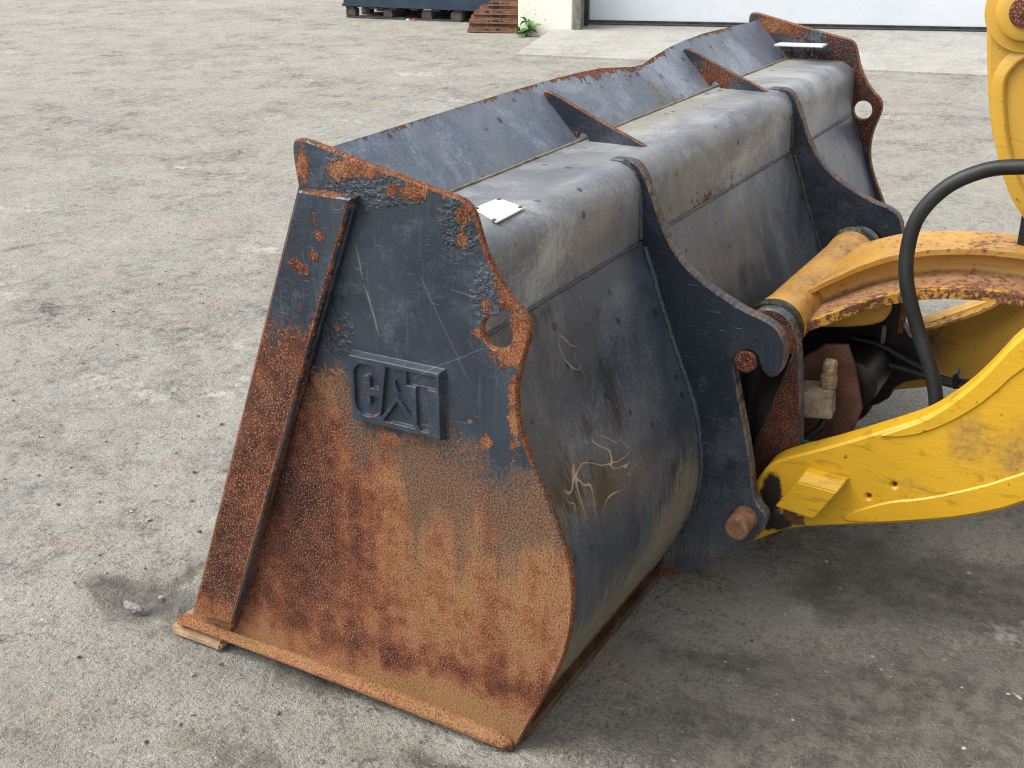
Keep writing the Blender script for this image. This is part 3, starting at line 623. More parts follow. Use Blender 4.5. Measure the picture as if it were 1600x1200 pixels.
# spill guard with its dented upper lip
KN, TP = np.array([0.338, 1.124]), np.array([0.462, 1.257])
LIPX = [0.0, .40, .83, 1.07, 1.22, 1.34, 1.42, 1.50, 1.57, 1.68, 1.84, 2.0, 2.18, 2.5, 2.75]
LIPD = [1.0, 1.02, 1.04, 1.035, 1.015, .985, .92, .84, .83, .90, .99, 1.04, 1.065, 1.03, 1.0]
def lipx(V, idx):
    t = ((V[:,1:]-KN)@(TP-KN))/((TP-KN)@(TP-KN)); k = np.interp(V[:,0], LIPX, LIPD)
    V = V.copy(); V[:,1:] += (np.clip(t, 0, 1)*(k-1))[:,None]*(TP-KN)
    dent = 0.016*np.exp(-((V[:,0]-1.53)/.10)**2)*np.clip(t, 0, 1); V[:,1] -= dent*0.7; V[:,2] += dent*0.3
    return V
def lip_fields(V):
    x = V[:,0]; t = ((V[:,1:]-KN)@(TP-KN))/((TP-KN)@(TP-KN)); k = np.interp(x, LIPX, LIPD); e = k-t
    rust = 0.05+0.14*rnd(V, 7, 9)+0.42*sm(e, 0.12, 0.0)+0.30*np.exp(-((x-1.25)/.35)**2)*sm(e, .30, 0)+0.30*np.exp(-(t/.05)**2)*sm(x, .8, 1.2)
    dust = 0.04+0.10*rnd(V, 5, 12)+0.35*np.exp(-((x-1.72)/.25)**2)*sm(t, .9, .3)+0.30*np.exp(-((x-1.58)/.10)**2)+0.22*np.exp(-((x-.9)/.06)**2)+0.25*sm(t, .10, 0)+0.20*vnoise(np.stack([x, t],1), (9, 1.2), 71, 3)
    rust += 0.16*np.maximum(0, vnoise(np.stack([x, t*.3],1), (14, 1.0), 72, 3))
    return dict(rust=rust, tone=np.full(len(V), .68), dust=dust)
spill = sheet('spill_guard', [KN+(TP-KN)*k/22 for k in range(22, -1, -1)], XS, LIPG, bucket, 0.014, lip_fields, lipx)
tube('weld_seam', [(x, 0.331+rs.uniform(-.001,.001), 1.131+rs.uniform(-.001,.001)) for x in np.linspace(0.016, W-.016, 150)], 0.0035, SEAMT, spill, 8)

# gussets between spill guard and box beam, each with a half-round drain notch
def gusset(x):
    P = [(0.452,1.224,1),(0.440,1.238),(0.420,1.236),(0.150,1.118),(0.146,1.108),(0.147,1.128,1),(0.312,1.128,1)]
    P = [(0.449,1.232),(0.441,1.246),(0.422,1.244),(0.30,1.190),(0.150,1.130),(0.143,1.118),(0.150,1.118,1),(0.3115,1.124,1)]
    for a in np.linspace(0, math.pi, 9): P.append((0.3295-0.018*math.cos(a), 1.128+0.020*math.sin(a), 1))
    P.append((0.350,1.134,1))
    P = [p if len(p) == 2 else (p[0], p[1], 1) for p in P]
    o = plate('gusset', P, x, x+0.015, HINGE, bucket, (), 0.015, 0.002, 2, lambda q, d: dict(rust=GUS[x](q, d), tone=np.full(len(q), .42), dust=np.full(len(q), .05)), dict(rust=0.62, tone=0.7))
    return o
GUS = {0.955: lambda q, d: np.maximum(0.10+0.5*gauss(q, (.445,1.24), .03, .03), 0.52-d/.012), 1.925: lambda q, d: 0.36+0.32*gauss(q, (.33,1.17), .08, .06)-0.2*gauss(q, (.21,1.13), .07, .05)}
for gx in (0.955, 1.925): gusset(gx)

# hinge plates with hook mouth and lower pin ear
HNG = [(0.172,1.118,1),(0.170,1.134),(0.13,1.136),(0.099,1.132),(0.076,1.104),(0.052,1.051),(0.026,0.984),(-0.018,0.914),(-0.082,0.862),(-0.188,0.810),(-0.246,0.796),(-0.280,0.777),(-0.299,0.741),(-0.301,0.693),(-0.284,0.656),(-0.258,0.655),(-0.241,0.682),(-0.230,0.708),(-0.204,0.716),(-0.180,0.700),(-0.174,0.668),(-0.182,0.637),(-0.208,0.541),(-0.237,0.426),(-0.250,0.345),(-0.262,0.312),(-0.288,0.292),(-0.294,0.262),(-0.262,0.205),(-0.187,0.142),(-0.069,0.050),(-0.030,0.030),(0.0,0.036,1),(-0.02,0.10,1),(-0.060,0.20,1),(-0.085,0.30,1),(-0.085,0.45,1),(-0.060,0.56,1),(-0.01,0.69,1),(0.05,0.85,1),(0.085,0.95,1),(0.10,1.05,1),(0.13,1.10,1)]
def hinge_fields(q, d):
    low = sm(q[:,1], 0.32, 0.12)
    rust = 0.05+0.42*gauss(q, (-.238,.25), .06, .055)+0.34*sm(q[:,1], .12, .04)+0.25*gauss(q, (-.05,.10), .07, .08)
    dust = 0.02+0.30*low+0.20*gauss(q, (-.05,.16), .06, .10)+0.22*gauss(q, (-.17,.45), .05, .2)
    return dict(rust=rust, tone=np.full(len(q), .62), dust=dust)
for hx, sgn in ((0.770, 1), (1.980, -1)):
    o = plate('hinge_plate', HNG, hx, hx+0.032, HINGE, bucket, (), 0.014, 0.004, 2, hinge_fields, dict(rust=0.40, tone=0.72, dust=0.45))
    seam('weld_bead', [(0.13,1.134),(0.098,1.10),(0.084,1.05),(0.078,0.946)], hx-0.002, 0.007, WELD, o, 0.0006, seed=3)
    seam('weld_bead', [(0.066,0.930),(-0.012,0.721),(-0.058,0.612),(-0.088,0.532),(-0.106,0.448),(-0.112,0.380),(-0.110,0.323),(-0.096,0.246),(-0.070,0.182)], hx-0.002, 0.007, WELD, o, 0.0006, seed=4)

# floor edge, bolt-on corner segment and heel strip
HEELM = simple('caked_heel', (0.085, 0.045, 0.028), (0.21, 0.125, 0.070), 12, 0.9, 0.003, 0, 0.15, 160)
EDG = [(0.966,0.026),(0.962,0.044),(0.935,0.052),(0.88,0.054),(0.5,0.052),(0.06,0.040),(0.012,0.034),(0.000,0.018),(0.004,0.000),(0.03,-0.003),(0.06,-0.002),(0.5,0.014),(0.92,0.019),(0.955,0.019)]
be = plate('base_edge', EDG, -0.024, 0.002, NAVY, bucket, (), 0.02, 0.016, 2, lambda q, d: dict(rust=np.full(len(q), 1.2), tone=0.78+0.30*vnoise(q, (7, 30), 41, 4), film=0.15+0.3*vnoise(q, 12, 42, 3)), None); plate('base_edge', EDG, W-0.002, W+0.022, RUSTT, bucket, (), None, 0.006, 2)
FL = hexa('floor_lip', [(0.003,0.86,0.019),(W-0.003,0.86,0.019),(W-0.003,0.968,0.019),(0.003,0.968,0.019)], [(0.003,0.86,0.050),(W-0.003,0.86,0.050),(W-0.003,0.950,0.048),(0.003,0.950,0.048)], EDGEW, bucket, 0.006)
hexa('cutting_edge', [(-0.026,0.812,-0.004),(W+0.026,0.812,-0.004),(W+0.026,0.962,-0.004),(-0.026,0.962,-0.004)], [(-0.026,0.812,0.0185),(W+0.026,0.812,0.0185),(W+0.026,0.980,0.0185),(-0.026,0.980,0.0185)], EDGEW, bucket, 0.006)
hexa('heel_strip', [(0.031,-0.002,-0.004),(W-0.031,-0.002,-0.004),(W-0.031,0.15,-0.004),(0.031,0.15,-0.004)], [(0.031,-0.024,0.058),(W-0.031,-0.024,0.058),(W-0.031,0.15,0.016),(0.031,0.15,0.016)], HEELM, bucket, 0.004)
# riveted data plate on the box beam and its bare twin on the far end
dp = hexa('data_plate', [(*(0.210,0.215),1.1295),(*(0.138,0.119),1.1295),(*(0.266,0.125),1.1295),(*(0.310,0.212),1.1295)], [(*(0.210,0.215),1.1325),(*(0.138,0.119),1.1325),(*(0.266,0.125),1.1325),(*(0.310,0.212),1.1325)], PLATE, bucket, 0.0008)
dp['label'] = 'small blank white metal data plate riveted near the side plate'
for a, b in ((0.148,0.130), (0.261,0.133), (0.296,0.203), (0.209,0.206)):
    lathe('rivet', (a, b, 1.1320), [(0, .0055), (0.002, .0050), (0.0035, .0028)], RIVET, dp, 'z', 12)
pl = hexa('bracket_plate', [(2.655,0.372,1.176),(2.720,0.372,1.176),(2.720,0.190,1.182),(2.655,0.190,1.182)], [(2.655,0.372,1.184),(2.720,0.372,1.184),(2.720,0.190,1.190),(2.655,0.190,1.190)], PLATE, bucket, 0.002)
pl['label'] = 'bare metal bracket plate on the inside of the far side plate'

# ------------------------------------------------------------------ the wheel loader carrying the bucket
loader = thing('wheel_loader', 'yellow wheel loader front end with lift arms, coupler and hoses holding the bucket', 'loader', (0,0,0))
ARM = [(-0.248,0.364),(-0.265,0.395),(-0.304,0.424),(-0.418,0.483),(-0.561,0.566),(-0.629,0.608),(-0.691,0.674),(-0.737,0.738),(-0.801,0.850)]+[(-1.00,1.06),(-1.35,1.38),(-1.9,1.62),(-2.5,1.70),(-2.6,1.55),(-2.5,1.40),(-2.0,1.28),(-1.6,1.05),(-1.2,0.70)]+[(-0.863,0.436),(-0.759,0.379),(-0.663,0.339),(-0.440,0.269),(-0.345,0.240),(-0.289,0.204),(-0.225,0.158),(-0.189,0.177),(-0.184,0.241),(-0.222,0.307)]
def arm_fields(q, d):
    r = 0.20+0.62*gauss(q, (-.35,.262), .07, .025)+0.35*gauss(q, (-.30,.31), .06, .10)+0.30*gauss(q, (-.36,.37), .03, .04)
    g = 0.10+0.12*vnoise(q, 5, 81, 3)+0.42*gauss(q, (-.72,.56), .06, .10)+0.42*gauss(q, (-.84,.55), .06, .12)+0.34*gauss(q, (-.60,.43), .10, .02)
    gz = np.maximum(0.95*gauss(q, (-.280,.32), .030, .08), 0.95*gauss(q, (-.28,.245), .065, .035))
    return dict(rust=r, dust=g, grease=gz)
arm = plate('lift_arm', ARM, 0.830, 0.905, YBRIGHT, loader, [(*(-0.518,0.371), 0.006), (*(-0.574,0.416), 0.006)], 0.015, 0.006, 2, arm_fields, dict(rust=0.12, dust=0.22))
arm['label'] = 'near lift arm, freshly brushed bright yellow over rust'
arm2 = plate('lift_arm', ARM, 1.845, 1.920, YPLAIN, loader, (), 0.03, 0.006, 2, lambda q, d: dict(rust=0.12+0.5*gauss(q, (-.42,.40), .08, .08), dust=0.15+0.55*gauss(q, (-.42,.42), .10, .1)), dict(rust=0.40, dust=0.4))
arm2['label'] = 'far lift arm, dull yellow with a rusty flange'
# inner flange along the top of the far arm
FT = catmull([(-.34,.47),(-.46,.52),(-.60,.60),(-.70,.69)], 6)
def ribbon(name, path, x0, x1, t, mat, parent):
    bm = bmesh.new(); rows = []
    for i, p in enumerate(path):
        rows.append([bm.verts.new((x, p[0], p[1]+dz)) for x, dz in ((x0, 0), (x1, 0), (x1, t), (x0, t))])
    for a, b in zip(rows, rows[1:]):
        for k in range(4): bm.faces.new((a[k], a[(k+1)%4], b[(k+1)%4], b[k]))
    bm.faces.new(rows[0][::-1]); bm.faces.new(rows[-1])
    bmesh.ops.recalc_face_normals(bm, faces=bm.faces[:])
    return frombm(name, bm, mat, parent)
ribbon('flange', [(p[0], p[1]-0.035) for p in FT], 1.795, 1.846, 0.010, YOLD, arm2)
const(COL.objects[-1], rust=0.42, dust=0.45)
# lower doubler plate on the near arm
DB = [(-0.452,0.301),(-0.561,0.372),(-0.655,0.402),(-0.852,0.511)]+[(-1.2,0.80),(-1.2,0.715)]+[(-0.862,0.442),(-0.758,0.385),(-0.662,0.346),(-0.485,0.288)]
db = plate('doubler_plate', DB, 0.8255, 0.831, YBRIGHT, arm, (), 0.02, 0.004, 2, lambda q, d: dict(rust=0.16+0.1*vnoise(q, 9, 93, 3), dust=0.08+0.16*vnoise(q, 6, 94, 3)))
TBND = [(-0.513,0.530),(-0.562,0.559),(-0.629,0.602),(-0.692,0.668),(-0.738,0.732),(-0.802,0.844)]+[(-0.98,1.03),(-1.02,0.95)]+[(-0.813,0.768),(-0.753,0.674),(-0.673,0.595),(-0.593,0.545)]
tb = plate('doubler_plate', TBND, 0.8255, 0.831, YBRIGHT, arm, (), 0.02, 0.004, 2, lambda q, d: dict(rust=0.16+0.1*vnoise(q, 9, 92, 3), dust=0.08+0.16*vnoise(q, 6, 91, 3)))
# wear block welded on the near arm
bA = [(-0.305,0.311),(-0.355,0.390),(-0.453,0.385),(-0.403,0.300)]
bB = [(-0.367,0.413),(-0.466,0.411)]
bC = [(-0.366,0.415),(-0.470,0.409),(-0.399,0.286),(-0.301,0.295)]
bm = bmesh.new(); bv_ = [bm.verts.new((0.785, *p)) for p in bA]+[bm.verts.new((0.800, *p)) for p in bB]+[bm.verts.new((0.832, *p)) for p in bC]
for f in ((0,1,2,3),(1,4,5,2),(4,6,7,5),(3,2,5,7,8),(0,9,6,4,1),(0,3,8,9),(6,9,8,7)): bm.faces.new([bv_[k] for k in f])
bmesh.ops.recalc_face_normals(bm, faces=bm.faces[:]); bmesh.ops.bevel(bm, geom=bm.edges[:], offset=0.003, segments=2, affect='EDGES')
wb = frombm('wear_block', bm, YBRIGHT, arm)
const(wb, rust=0.10, dust=0.0)

# quick coupler: ears, cross tube, pins
coup = bpy.data.objects.new('quick_coupler', None); COL.objects.link(coup); coup.parent = loader
EAR = [(-0.151,0.697),(-0.163,0.755),(-0.203,0.774),(-0.249,0.765),(-0.280,0.723),(-0.295,0.655),(-0.309,0.520),(-0.320,0.380),(-0.326,0.234),(-0.290,0.148),(-0.221,0.129),(-0.189,0.198),(-0.193,0.312),(-0.199,0.406,1),(-0.272,0.658,1),(-0.236,0.670),(-0.181,0.634)]
for ex, lab in ((0.925, 'rusty near coupler ear'), (1.775, 'far coupler ear')):
    e = plate('coupler_ear', EAR, ex, ex+0.030, HINGE, loader, (), 0.012, 0.005, 2, lambda q, d: dict(rust=0.80-0.25*vnoise(q, 9, 31, 3)-0.5*gauss(q, (-.33,.62), .03, .07), tone=0.26+0.12*vnoise(q, 12, 32, 3), dust=np.full(len(q), .2)), dict(rust=0.30, dust=0.35, tone=.4)); e['label'] = lab
    s = 1 if ex < 1.4 else -1; xo = ex+0.03 if s > 0 else ex
    lathe('collar', (xo, -0.205, 0.700), [(0, .074), (0.010*s, .080), (0.022*s, .080), (0.028*s, .074)], GREASE, e, 'x', 40)
YT = []
ct = lathe('cross_tube', (0, -0.205, 0.700), [(0.96, .066), (1.02, .072), (1.10, .068), (1.375, .068), (1.65, .068), (1.72, .072), (1.775, .066)], YOLD, loader, 'x', 40)
const(ct, rust=0.30, dust=0.44)
gr = lathe('grease_ring', (0.975, -0.205, 0.700), [(0, .062), (0.012, .075), (0.028, .073), (0.036, .062)], GREASE, ct, 'x', 40)
gr2 = lathe('grease_ring', (1.73, -0.205, 0.700), [(0, .062), (0.012, .075), (0.028, .073), (0.036, .062)], GREASE, ct, 'x', 40)
fit = lathe('grease_fitting', (-0.241,0.741) and (1.005, (-0.241,0.741)[0], (-0.241,0.741)[1]-.004), [(-.016, .016), (-.004, .018), (.008, .013), (.012, .010)], GREASE, ct, 'z', 16)
for hx, s in ((0.765, 1), (2.030, -1)):
    p = lathe('hook_pin', (hx, -0.206, 0.683), [(0.004*s, .004), (0.0, .008), (0.0, .0245), (0.003*s, .0275), (0.20*s, .0275)], RUSTD, loader, 'x', 32)
    p2 = lathe('locking_pin', (hx, *(-0.237,0.269)), [(-0.070*s, .020), (-0.069*s, .026), (-0.065*s, .030), (0.0, .031), (0.16*s, .031)], PINR, loader, 'x', 32)
bpy.data.objects.remove(coup)
box('gap_shade_plate', (1.375, -0.165, 0.40), (0.80, 0.030, 0.46), BLACK, loader, 0.006)  # added black plates standing in for the shade between the coupler ears
box('gap_shade_plate', (1.375, -0.235, 0.265), (0.80, 0.12, 0.04), BLACK, loader, 0.006)

# yoke: curved beam rising from the cross tube back to the tilt lever
def yoke():
    path = catmull([(-0.205,0.700),(-0.30,0.742),(-0.40,0.783),(-0.52,0.812),(-0.66,0.826),(-0.82,0.822),(-1.05,0.790),(-1.4,0.72)], 8)
    yy = path[:,0]
    wf = np.interp(-yy, [.20,.27,.34,.42,.52,.65,.9,1.4], [.37,.345,.30,.235,.185,.165,.16,.16])   # bottom flange half width
    ww = np.interp(-yy, [.20,.27,.34,.42,.52,.65,.9,1.4], [.22,.17,.115,.08,.055,.045,.045,.045])     # web half width
    wt = np.interp(-yy, [.20,.27,.34,.42,.52,.65,.9,1.4], [.25,.22,.17,.13,.105,.09,.09,.09])         # top rim half width
    hh = np.interp(-yy, [.20,.27,.34,.42,.52,.9], [.075,.092,.100,.105,.106,.108])
    t = 0.026; bm = bmesh.new(); rows = []
    for (y, z), a, b, c, h in zip(path, wf, ww, wt, hh):
        sec = [(-a,0),(a,0),(a,t),(a*.55+b*.45,t+.004),(b+.012,t+.010),(b,t+.026),(b,h-.020),(c*.6+b*.4,h-.013),(c,h-.010),(c,h+.004),(-c,h+.004),(-c,h-.010),(-c*.6-b*.4,h-.013),(-b,h-.020),(-b,t+.026),(-b-.012,t+.010),(-a*.55-b*.45,t+.004),(-a,t)]
        rows.append([bm.verts.new((1.375+u, y, z-0.045+v)) for u, v in sec])
    n = len(rows[0])
    for p, q in zip(rows, rows[1:]):
        for k in range(n): bm.faces.new((p[k], p[(k+1)%n], q[(k+1)%n], q[k]))
    bm.faces.new(rows[0][::-1]); bm.faces.new(rows[-1])
    bmesh.ops.recalc_face_normals(bm, faces=bm.faces[:])
    o = frombm('tilt_yoke', bm, YOLD, loader, True); o.data.set_sharp_from_angle(angle=R_(50))
    k = np.tile(np.arange(n), len(rows)); fl = np.isin(k, [2,3,4,15,16]); ed = np.isin(k, [0,1,17]); tp = np.isin(k, [8,9,10,11])
    attr(o, rust=0.22+0.20*fl+0.36*ed+0.18*tp, dust=0.10+0.85*fl+0.10*ed+0.34*tp)
    o['label'] = 'curved yellow tilt yoke with a dirty brown flange'
    return o
yk = yoke()
# deep web plate under the yoke
UW = [(-0.235,0.639),(-0.296,0.685),(-0.436,0.747),(-0.441,0.704),(-0.417,0.679),(-0.349,0.659),(-0.282,0.647)]
uw = plate('under_web', UW, 1.20, 1.24, YPLAIN, loader, (), None, 0.006, 2)
const(uw, rust=0.05, dust=0.10)
# tilt lever standing behind the yoke
TL = [(-0.542,1.573),(-0.567,1.400),(-0.592,1.250),(-0.619,1.152),(-0.663,1.054),(-0.719,0.964)]+[(-0.80,0.90),(-0.95,0.80),(-1.05,0.85),(-0.98,1.05),(-0.95,1.3),(-0.90,1.62),(-0.74,1.72),(-0.58,1.66)]
tl = plate('tilt_lever', TL, 1.300, 1.420, YPLAIN, loader, (), 0.03, 0.010, 2, lambda q, d: dict(rust=np.full(len(q), .10), dust=0.05+0.25*(d < .008)), None)
TLI = [(-0.626,1.268),(-0.624,1.321),(-0.665,1.369),(-0.727,1.380),(-0.793,1.053),(-0.752,0.984),(-0.701,1.042),(-0.654,1.148)]
# raised rim round the lever's hollow, boss and pin
rim_o = chaikin(TLI, 2); rim_i = offset(rim_o if area2(rim_o) > 0 else rim_o[::-1], 0.020)
bm = bmesh.new(); ro = rim_o if area2(rim_o) > 0 else rim_o[::-1]; rr_ = []
for xx, L in ((1.2995, offset(ro, -0.03)), (1.286, offset(ro, -0.006)), (1.286, ro), (1.2995, offset(ro, 0.006))): rr_.append([bm.verts.new((xx, p[0], p[1])) for p in L])
for a, b in zip(rr_, rr_[1:]):
    for i in range(len(a)): bm.faces.new((a[i], a[(i+1)%len(a)], b[(i+1)%len(b)], b[i]))
o = frombm('rim', bm, YPLAIN, tl, True); const(o, rust=0.1, dust=0.15)
bc = (-0.653,1.468)
o = lathe('boss', (1.300, bc[0], bc[1]), [(0, .098), (-0.018, .094), (-0.020, .070), (-0.040, .066), (-0.044, .060), (-0.044, .036)], YPLAIN, tl, 'x', 40); const(o, rust=0.12, dust=0.1)
lathe('lever_pin', (1.256, bc[0], bc[1]), [(-0.012, .028), (-0.008, .036), (0.02, .037)], RUSTD, tl, 'x', 32)
box('lever_stop', (1.40, (-0.708,0.960)[0]-.02, (-0.708,0.960)[1]-.02), (0.08, 0.05, 0.13), BLACK, loader, 0.006)

# hydraulics between the coupler ears
vb = hexa('valve_block', [(1.02, *(-0.283,0.456)), (1.02, *(-0.366,0.467)), (1.10, *(-0.356,0.459)), (1.10, *(-0.275,0.446))], [(1.02, *(-0.276,0.527)), (1.02, *(-0.360,0.535)), (1.10, *(-0.348,0.539)), (1.10, *(-0.267,0.532))], TANPAINT, loader, 0.004)
vb['label'] = 'dusty tan hydraulic valve block with a brass fitting on top'
vp = (-0.336,0.541)
lathe('fitting', (1.07, vp[0], vp[1]-.004), [(0, .022), (0.030, .022), (0.031, .0185), (0.044, .0185), (0.045, .020), (0.050, .020), (0.051, .0175), (0.066, .0185), (0.072, .015), (0.074, .006)], BRASS, vb, 'z', 18)
GP = [(-0.222,0.553),(-0.298,0.620),(-0.358,0.630),(-0.383,0.572),(-0.413,0.460),(-0.369,0.274),(-0.351,0.333),(-0.244,0.309)]
gp = plate('guard_plate', [(p[0], p[1], 1) for p in GP], 1.140, 1.155, BROWN, loader, (), None, 0.003, 0)
hc = (-0.367,0.495)
lathe('lock_cylinder', (1.20, hc[0], hc[1]), [(0, .05), (0.01, .066), (0.30, .066), (0.31, .05)], BLACK, loader, 'x', 32)
BB = [(-0.153,0.578),(-0.396,0.676),(-0.435,0.671),(-0.441,0.590),(-0.514,0.556),(-0.528,0.473),(-0.442,0.437),(-0.422,0.374),(-0.326,0.334),(-0.197,0.306)]
plate('pivot_bracket', BB, 1.42, 1.46, BLACK, loader, (), None, 0.004, 1)
sb_ = (-0.425,0.662); box('stop_block', (1.38, sb_[0], sb_[1]), (0.07, 0.035, 0.10), BLACK, loader, 0.005)
box('stop_face', (1.34, sb_[0]-.024, sb_[1]), (0.012, 0.014, 0.09), RUSTT, loader, 0.002)
br = (-0.415,0.620); box('clip_bracket', (1.30, br[0], br[1]), (0.012, 0.010, 0.05), RIVET, loader, 0.001)
def hose(name, X, pts, r, mat=RUBBER, parent=loader, n=14):
    return tube(name, [tuple(p) for p in catmull([(x, a, b) for x, (a, b) in zip(X, pts)], 8)], r, mat, parent, n)
big = hose('hydraulic_hose', [1.06,1.06,1.06,1.05,1.04,1.03,1.02,1.02,1.01,1.00,1.00], [(-0.804,1.164),(-0.726,1.154),(-0.646,1.138),(-0.568,1.094),(-0.514,1.022),(-0.499,0.941),(-0.509,0.855),(-0.548,0.747),(-0.592,0.655),(-0.617,0.576),(-0.620,0.493)], 0.0178, RUBBER, loader, 20)
big['label'] = 'thick black hydraulic hose looping over the arm'
hose('hydraulic_line', [1.38]*6, [(-0.312,0.565),(-0.393,0.557),(-0.475,0.525),(-0.555,0.497),(-0.631,0.495),(-0.711,0.513)], 0.0085)
hose('hydraulic_line', [1.36]*6, [(-0.306,0.505),(-0.385,0.513),(-0.464,0.509),(-0.543,0.494),(-0.627,0.488),(-0.715,0.506)], 0.0085)
cp = (-0.606,0.499); box('hose_clip', (1.37, cp[0], cp[1]+.004), (0.05, 0.014, 0.045), BLACK, loader, 0.004)
hose('hydraulic_line', [1.06,1.05,1.04,1.02], [(-0.340,0.453),(-0.333,0.426),(-0.311,0.403),(-0.283,0.374)], [0.010]*25, RUBBER)
hose('green_line', [1.00,1.00,1.00], [(-0.278,0.403),(-0.316,0.398),(-0.380,0.393)], 0.006, GREEN)

# front frame, axle and tyres of the machine (just outside the picture, they shade the yard)
fr = box('front_frame', (1.375, -3.0, 1.25), (0.9, 1.5, 1.1), YPLAIN, loader, 0.03); const(fr, rust=0.1, dust=0.1)
for tx in (0.15, 2.05):
    bm = bmesh.new(); bmesh.ops.create_cone(bm, cap_ends=True, segments=48, radius1=0.70, radius2=0.70, depth=0.55)
    bmesh.ops.rotate(bm, cent=(0,0,0), matrix=Matrix.Rotation(math.pi/2, 3, 'Y'), verts=bm.verts)
    bmesh.ops.bevel(bm, geom=[e for e in bm.edges if abs(e.verts[0].co.x-e.verts[1].co.x) < .01], offset=0.10, segments=3, affect='EDGES')
    for k in range(22):
        for sd_ in (-1, 1):
            r = bmesh.ops.create_cube(bm, size=1); vv = r['verts']; bmesh.ops.scale(bm, vec=(0.26, 0.075, 0.06), verts=vv)
            bmesh.ops.rotate(bm, cent=(0,0,0), matrix=Matrix.Rotation(0.5*sd_, 3, 'Z'), verts=vv); bmesh.ops.translate(bm, vec=(0.135*sd_, 0, 0.675), verts=vv)
            bmesh.ops.rotate(bm, cent=(0,0,0), matrix=Matrix.Rotation(2*math.pi*(k+0.25*sd_)/22, 3, 'X'), verts=vv)
    bmesh.ops.translate(bm, vec=(tx+0.275, -3.15, 0.69), verts=bm.verts)
    wv = frombm('wheel', bm, TYRE, loader, True); wv.data.set_sharp_from_angle(angle=R_(35))
    lathe('rim', (tx+0.275, -3.15, 0.69), [(-0.28, .10), (-0.282, .34), (-0.27, .36), (0.27, .36), (0.282, .34), (0.28, .10)], YPLAIN, wv, 'x', 32)

ax_ = lathe('axle', (0.70, -3.15, 0.69), [(0, .14), (0.3, .15), (0.45, .24), (0.9, .24), (1.05, .15), (1.35, .14)], YPLAIN, loader, 'x', 24); const(ax_, rust=0.1, dust=0.3)

# ------------------------------------------------------------------ background: workshop front
BO = Vector((11.35, 6.21, 0)); BU = Vector((0.33, -0.944, 0)).normalized(); BN = Vector((BU.y*-1, BU.x, 0)) 
def bp(u, n, z): p = BO+BU*u+BN*n; return (p.x, p.y, z)
def bbox(name, u0, u1, n0, n1, z0, z1, mat, parent=None, bev=0.01):
    return hexa(name, [bp(u0,n0,z0), bp(u1,n0,z0), bp(u1,n1,z0), bp(u0,n1,z0)], [bp(u0,n0,z1), bp(u1,n0,z1), bp(u1,n1,z1), bp(u0,n1,z1)], mat, parent, bev)
hall = thing('workshop_building', 'whitewashed workshop building with a pale roller door behind the bucket', 'building', (0,0,0))
bbox('wall', 0.0, 0.66, 0.0, 0.8, -0.1, 4.2, WALL, hall, 0.02)
bbox('door_post', 0.662, 0.755, -0.02, 0.50, 0.02, 3.4, POSTW, hall, 0.008)
bbox('door_post', 0.757, 0.800, 0.30, 0.52, 0.05, 3.4, SEAL, hall, 0.004)
bbox('wall', 8.2, 12.0, 0.0, 0.8, -0.1, 4.2, WALL, hall, 0.02)
bbox('wall', 0.0, 12.0, 0.05, 0.8, 3.402, 4.3, WALL, hall, 0.02)
bbox('side_wall', 0.0, 0.3, 0.802, 9.0, -0.1, 4.2, WALL, hall, 0.02)
for i in range(5):
    z0 = 0.145+i*0.65
    bbox('door_panel', 0.802, 8.19, 0.43, 0.48, z0, z0+0.645, DOORM, hall, 0.006)
bbox('door_seal', 0.802, 8.19, 0.425, 0.485, 0.098, 0.143, SEAL, hall, 0.006)
bbox('door_sill', 0.802, 8.19, 0.405, 0.424, 0.104, 0.118, RIVET, hall, 0.003)

# concrete apron ramping up to the door
fl0 = Vector((*(9.805,5.395), 0)); fl1 = Vector((*(10.655,0.801), 0)); dirv = (fl1-fl0).normalized(); fl2 = fl0+dirv*9.0
bk0 = Vector((*(11.636,5.751), 0)); 
def apron():
    n, m = 60, 20; V = []
    a1 = Vector(bp(9.5, 0.47, 0)); b1 = Vector(bp(0.45, 0.47, 0))
    for i in range(n+1):
        for j in range(m+1):
            s, q = i/n, j/m; lo = fl0.lerp(fl2, s); hi = b1.lerp(a1, s); p = lo.lerp(hi, q); V.append((p.x, p.y, 0.012+0.084*q))
    F = [(i*(m+1)+j, (i+1)*(m+1)+j, (i+1)*(m+1)+j+1, i*(m+1)+j+1) for i in range(n) for j in range(m)]
    k = len(V); rim = [i*(m+1) for i in range(n+1)]; V += [(V[r][0], V[r][1], -0.05) for r in rim]
    F += [(rim[i], k+i, k+i+1, rim[i+1]) for i in range(n)]
    k = len(V); rim = [j for j in range(m+1)]; V += [(V[r][0], V[r][1], -0.05) for r in rim]
    F += [(rim[i+1], k+i+1, k+i, rim[i]) for i in range(m)]
    o = pydata('apron_pavement', V, F, SLAB); o['kind'] = 'structure'
    bm = bmesh.new(); bm.from_mesh(o.data); bmesh.ops.recalc_face_normals(bm, faces=bm.faces[:]); bm.to_mesh(o.data); bm.free()
apron()

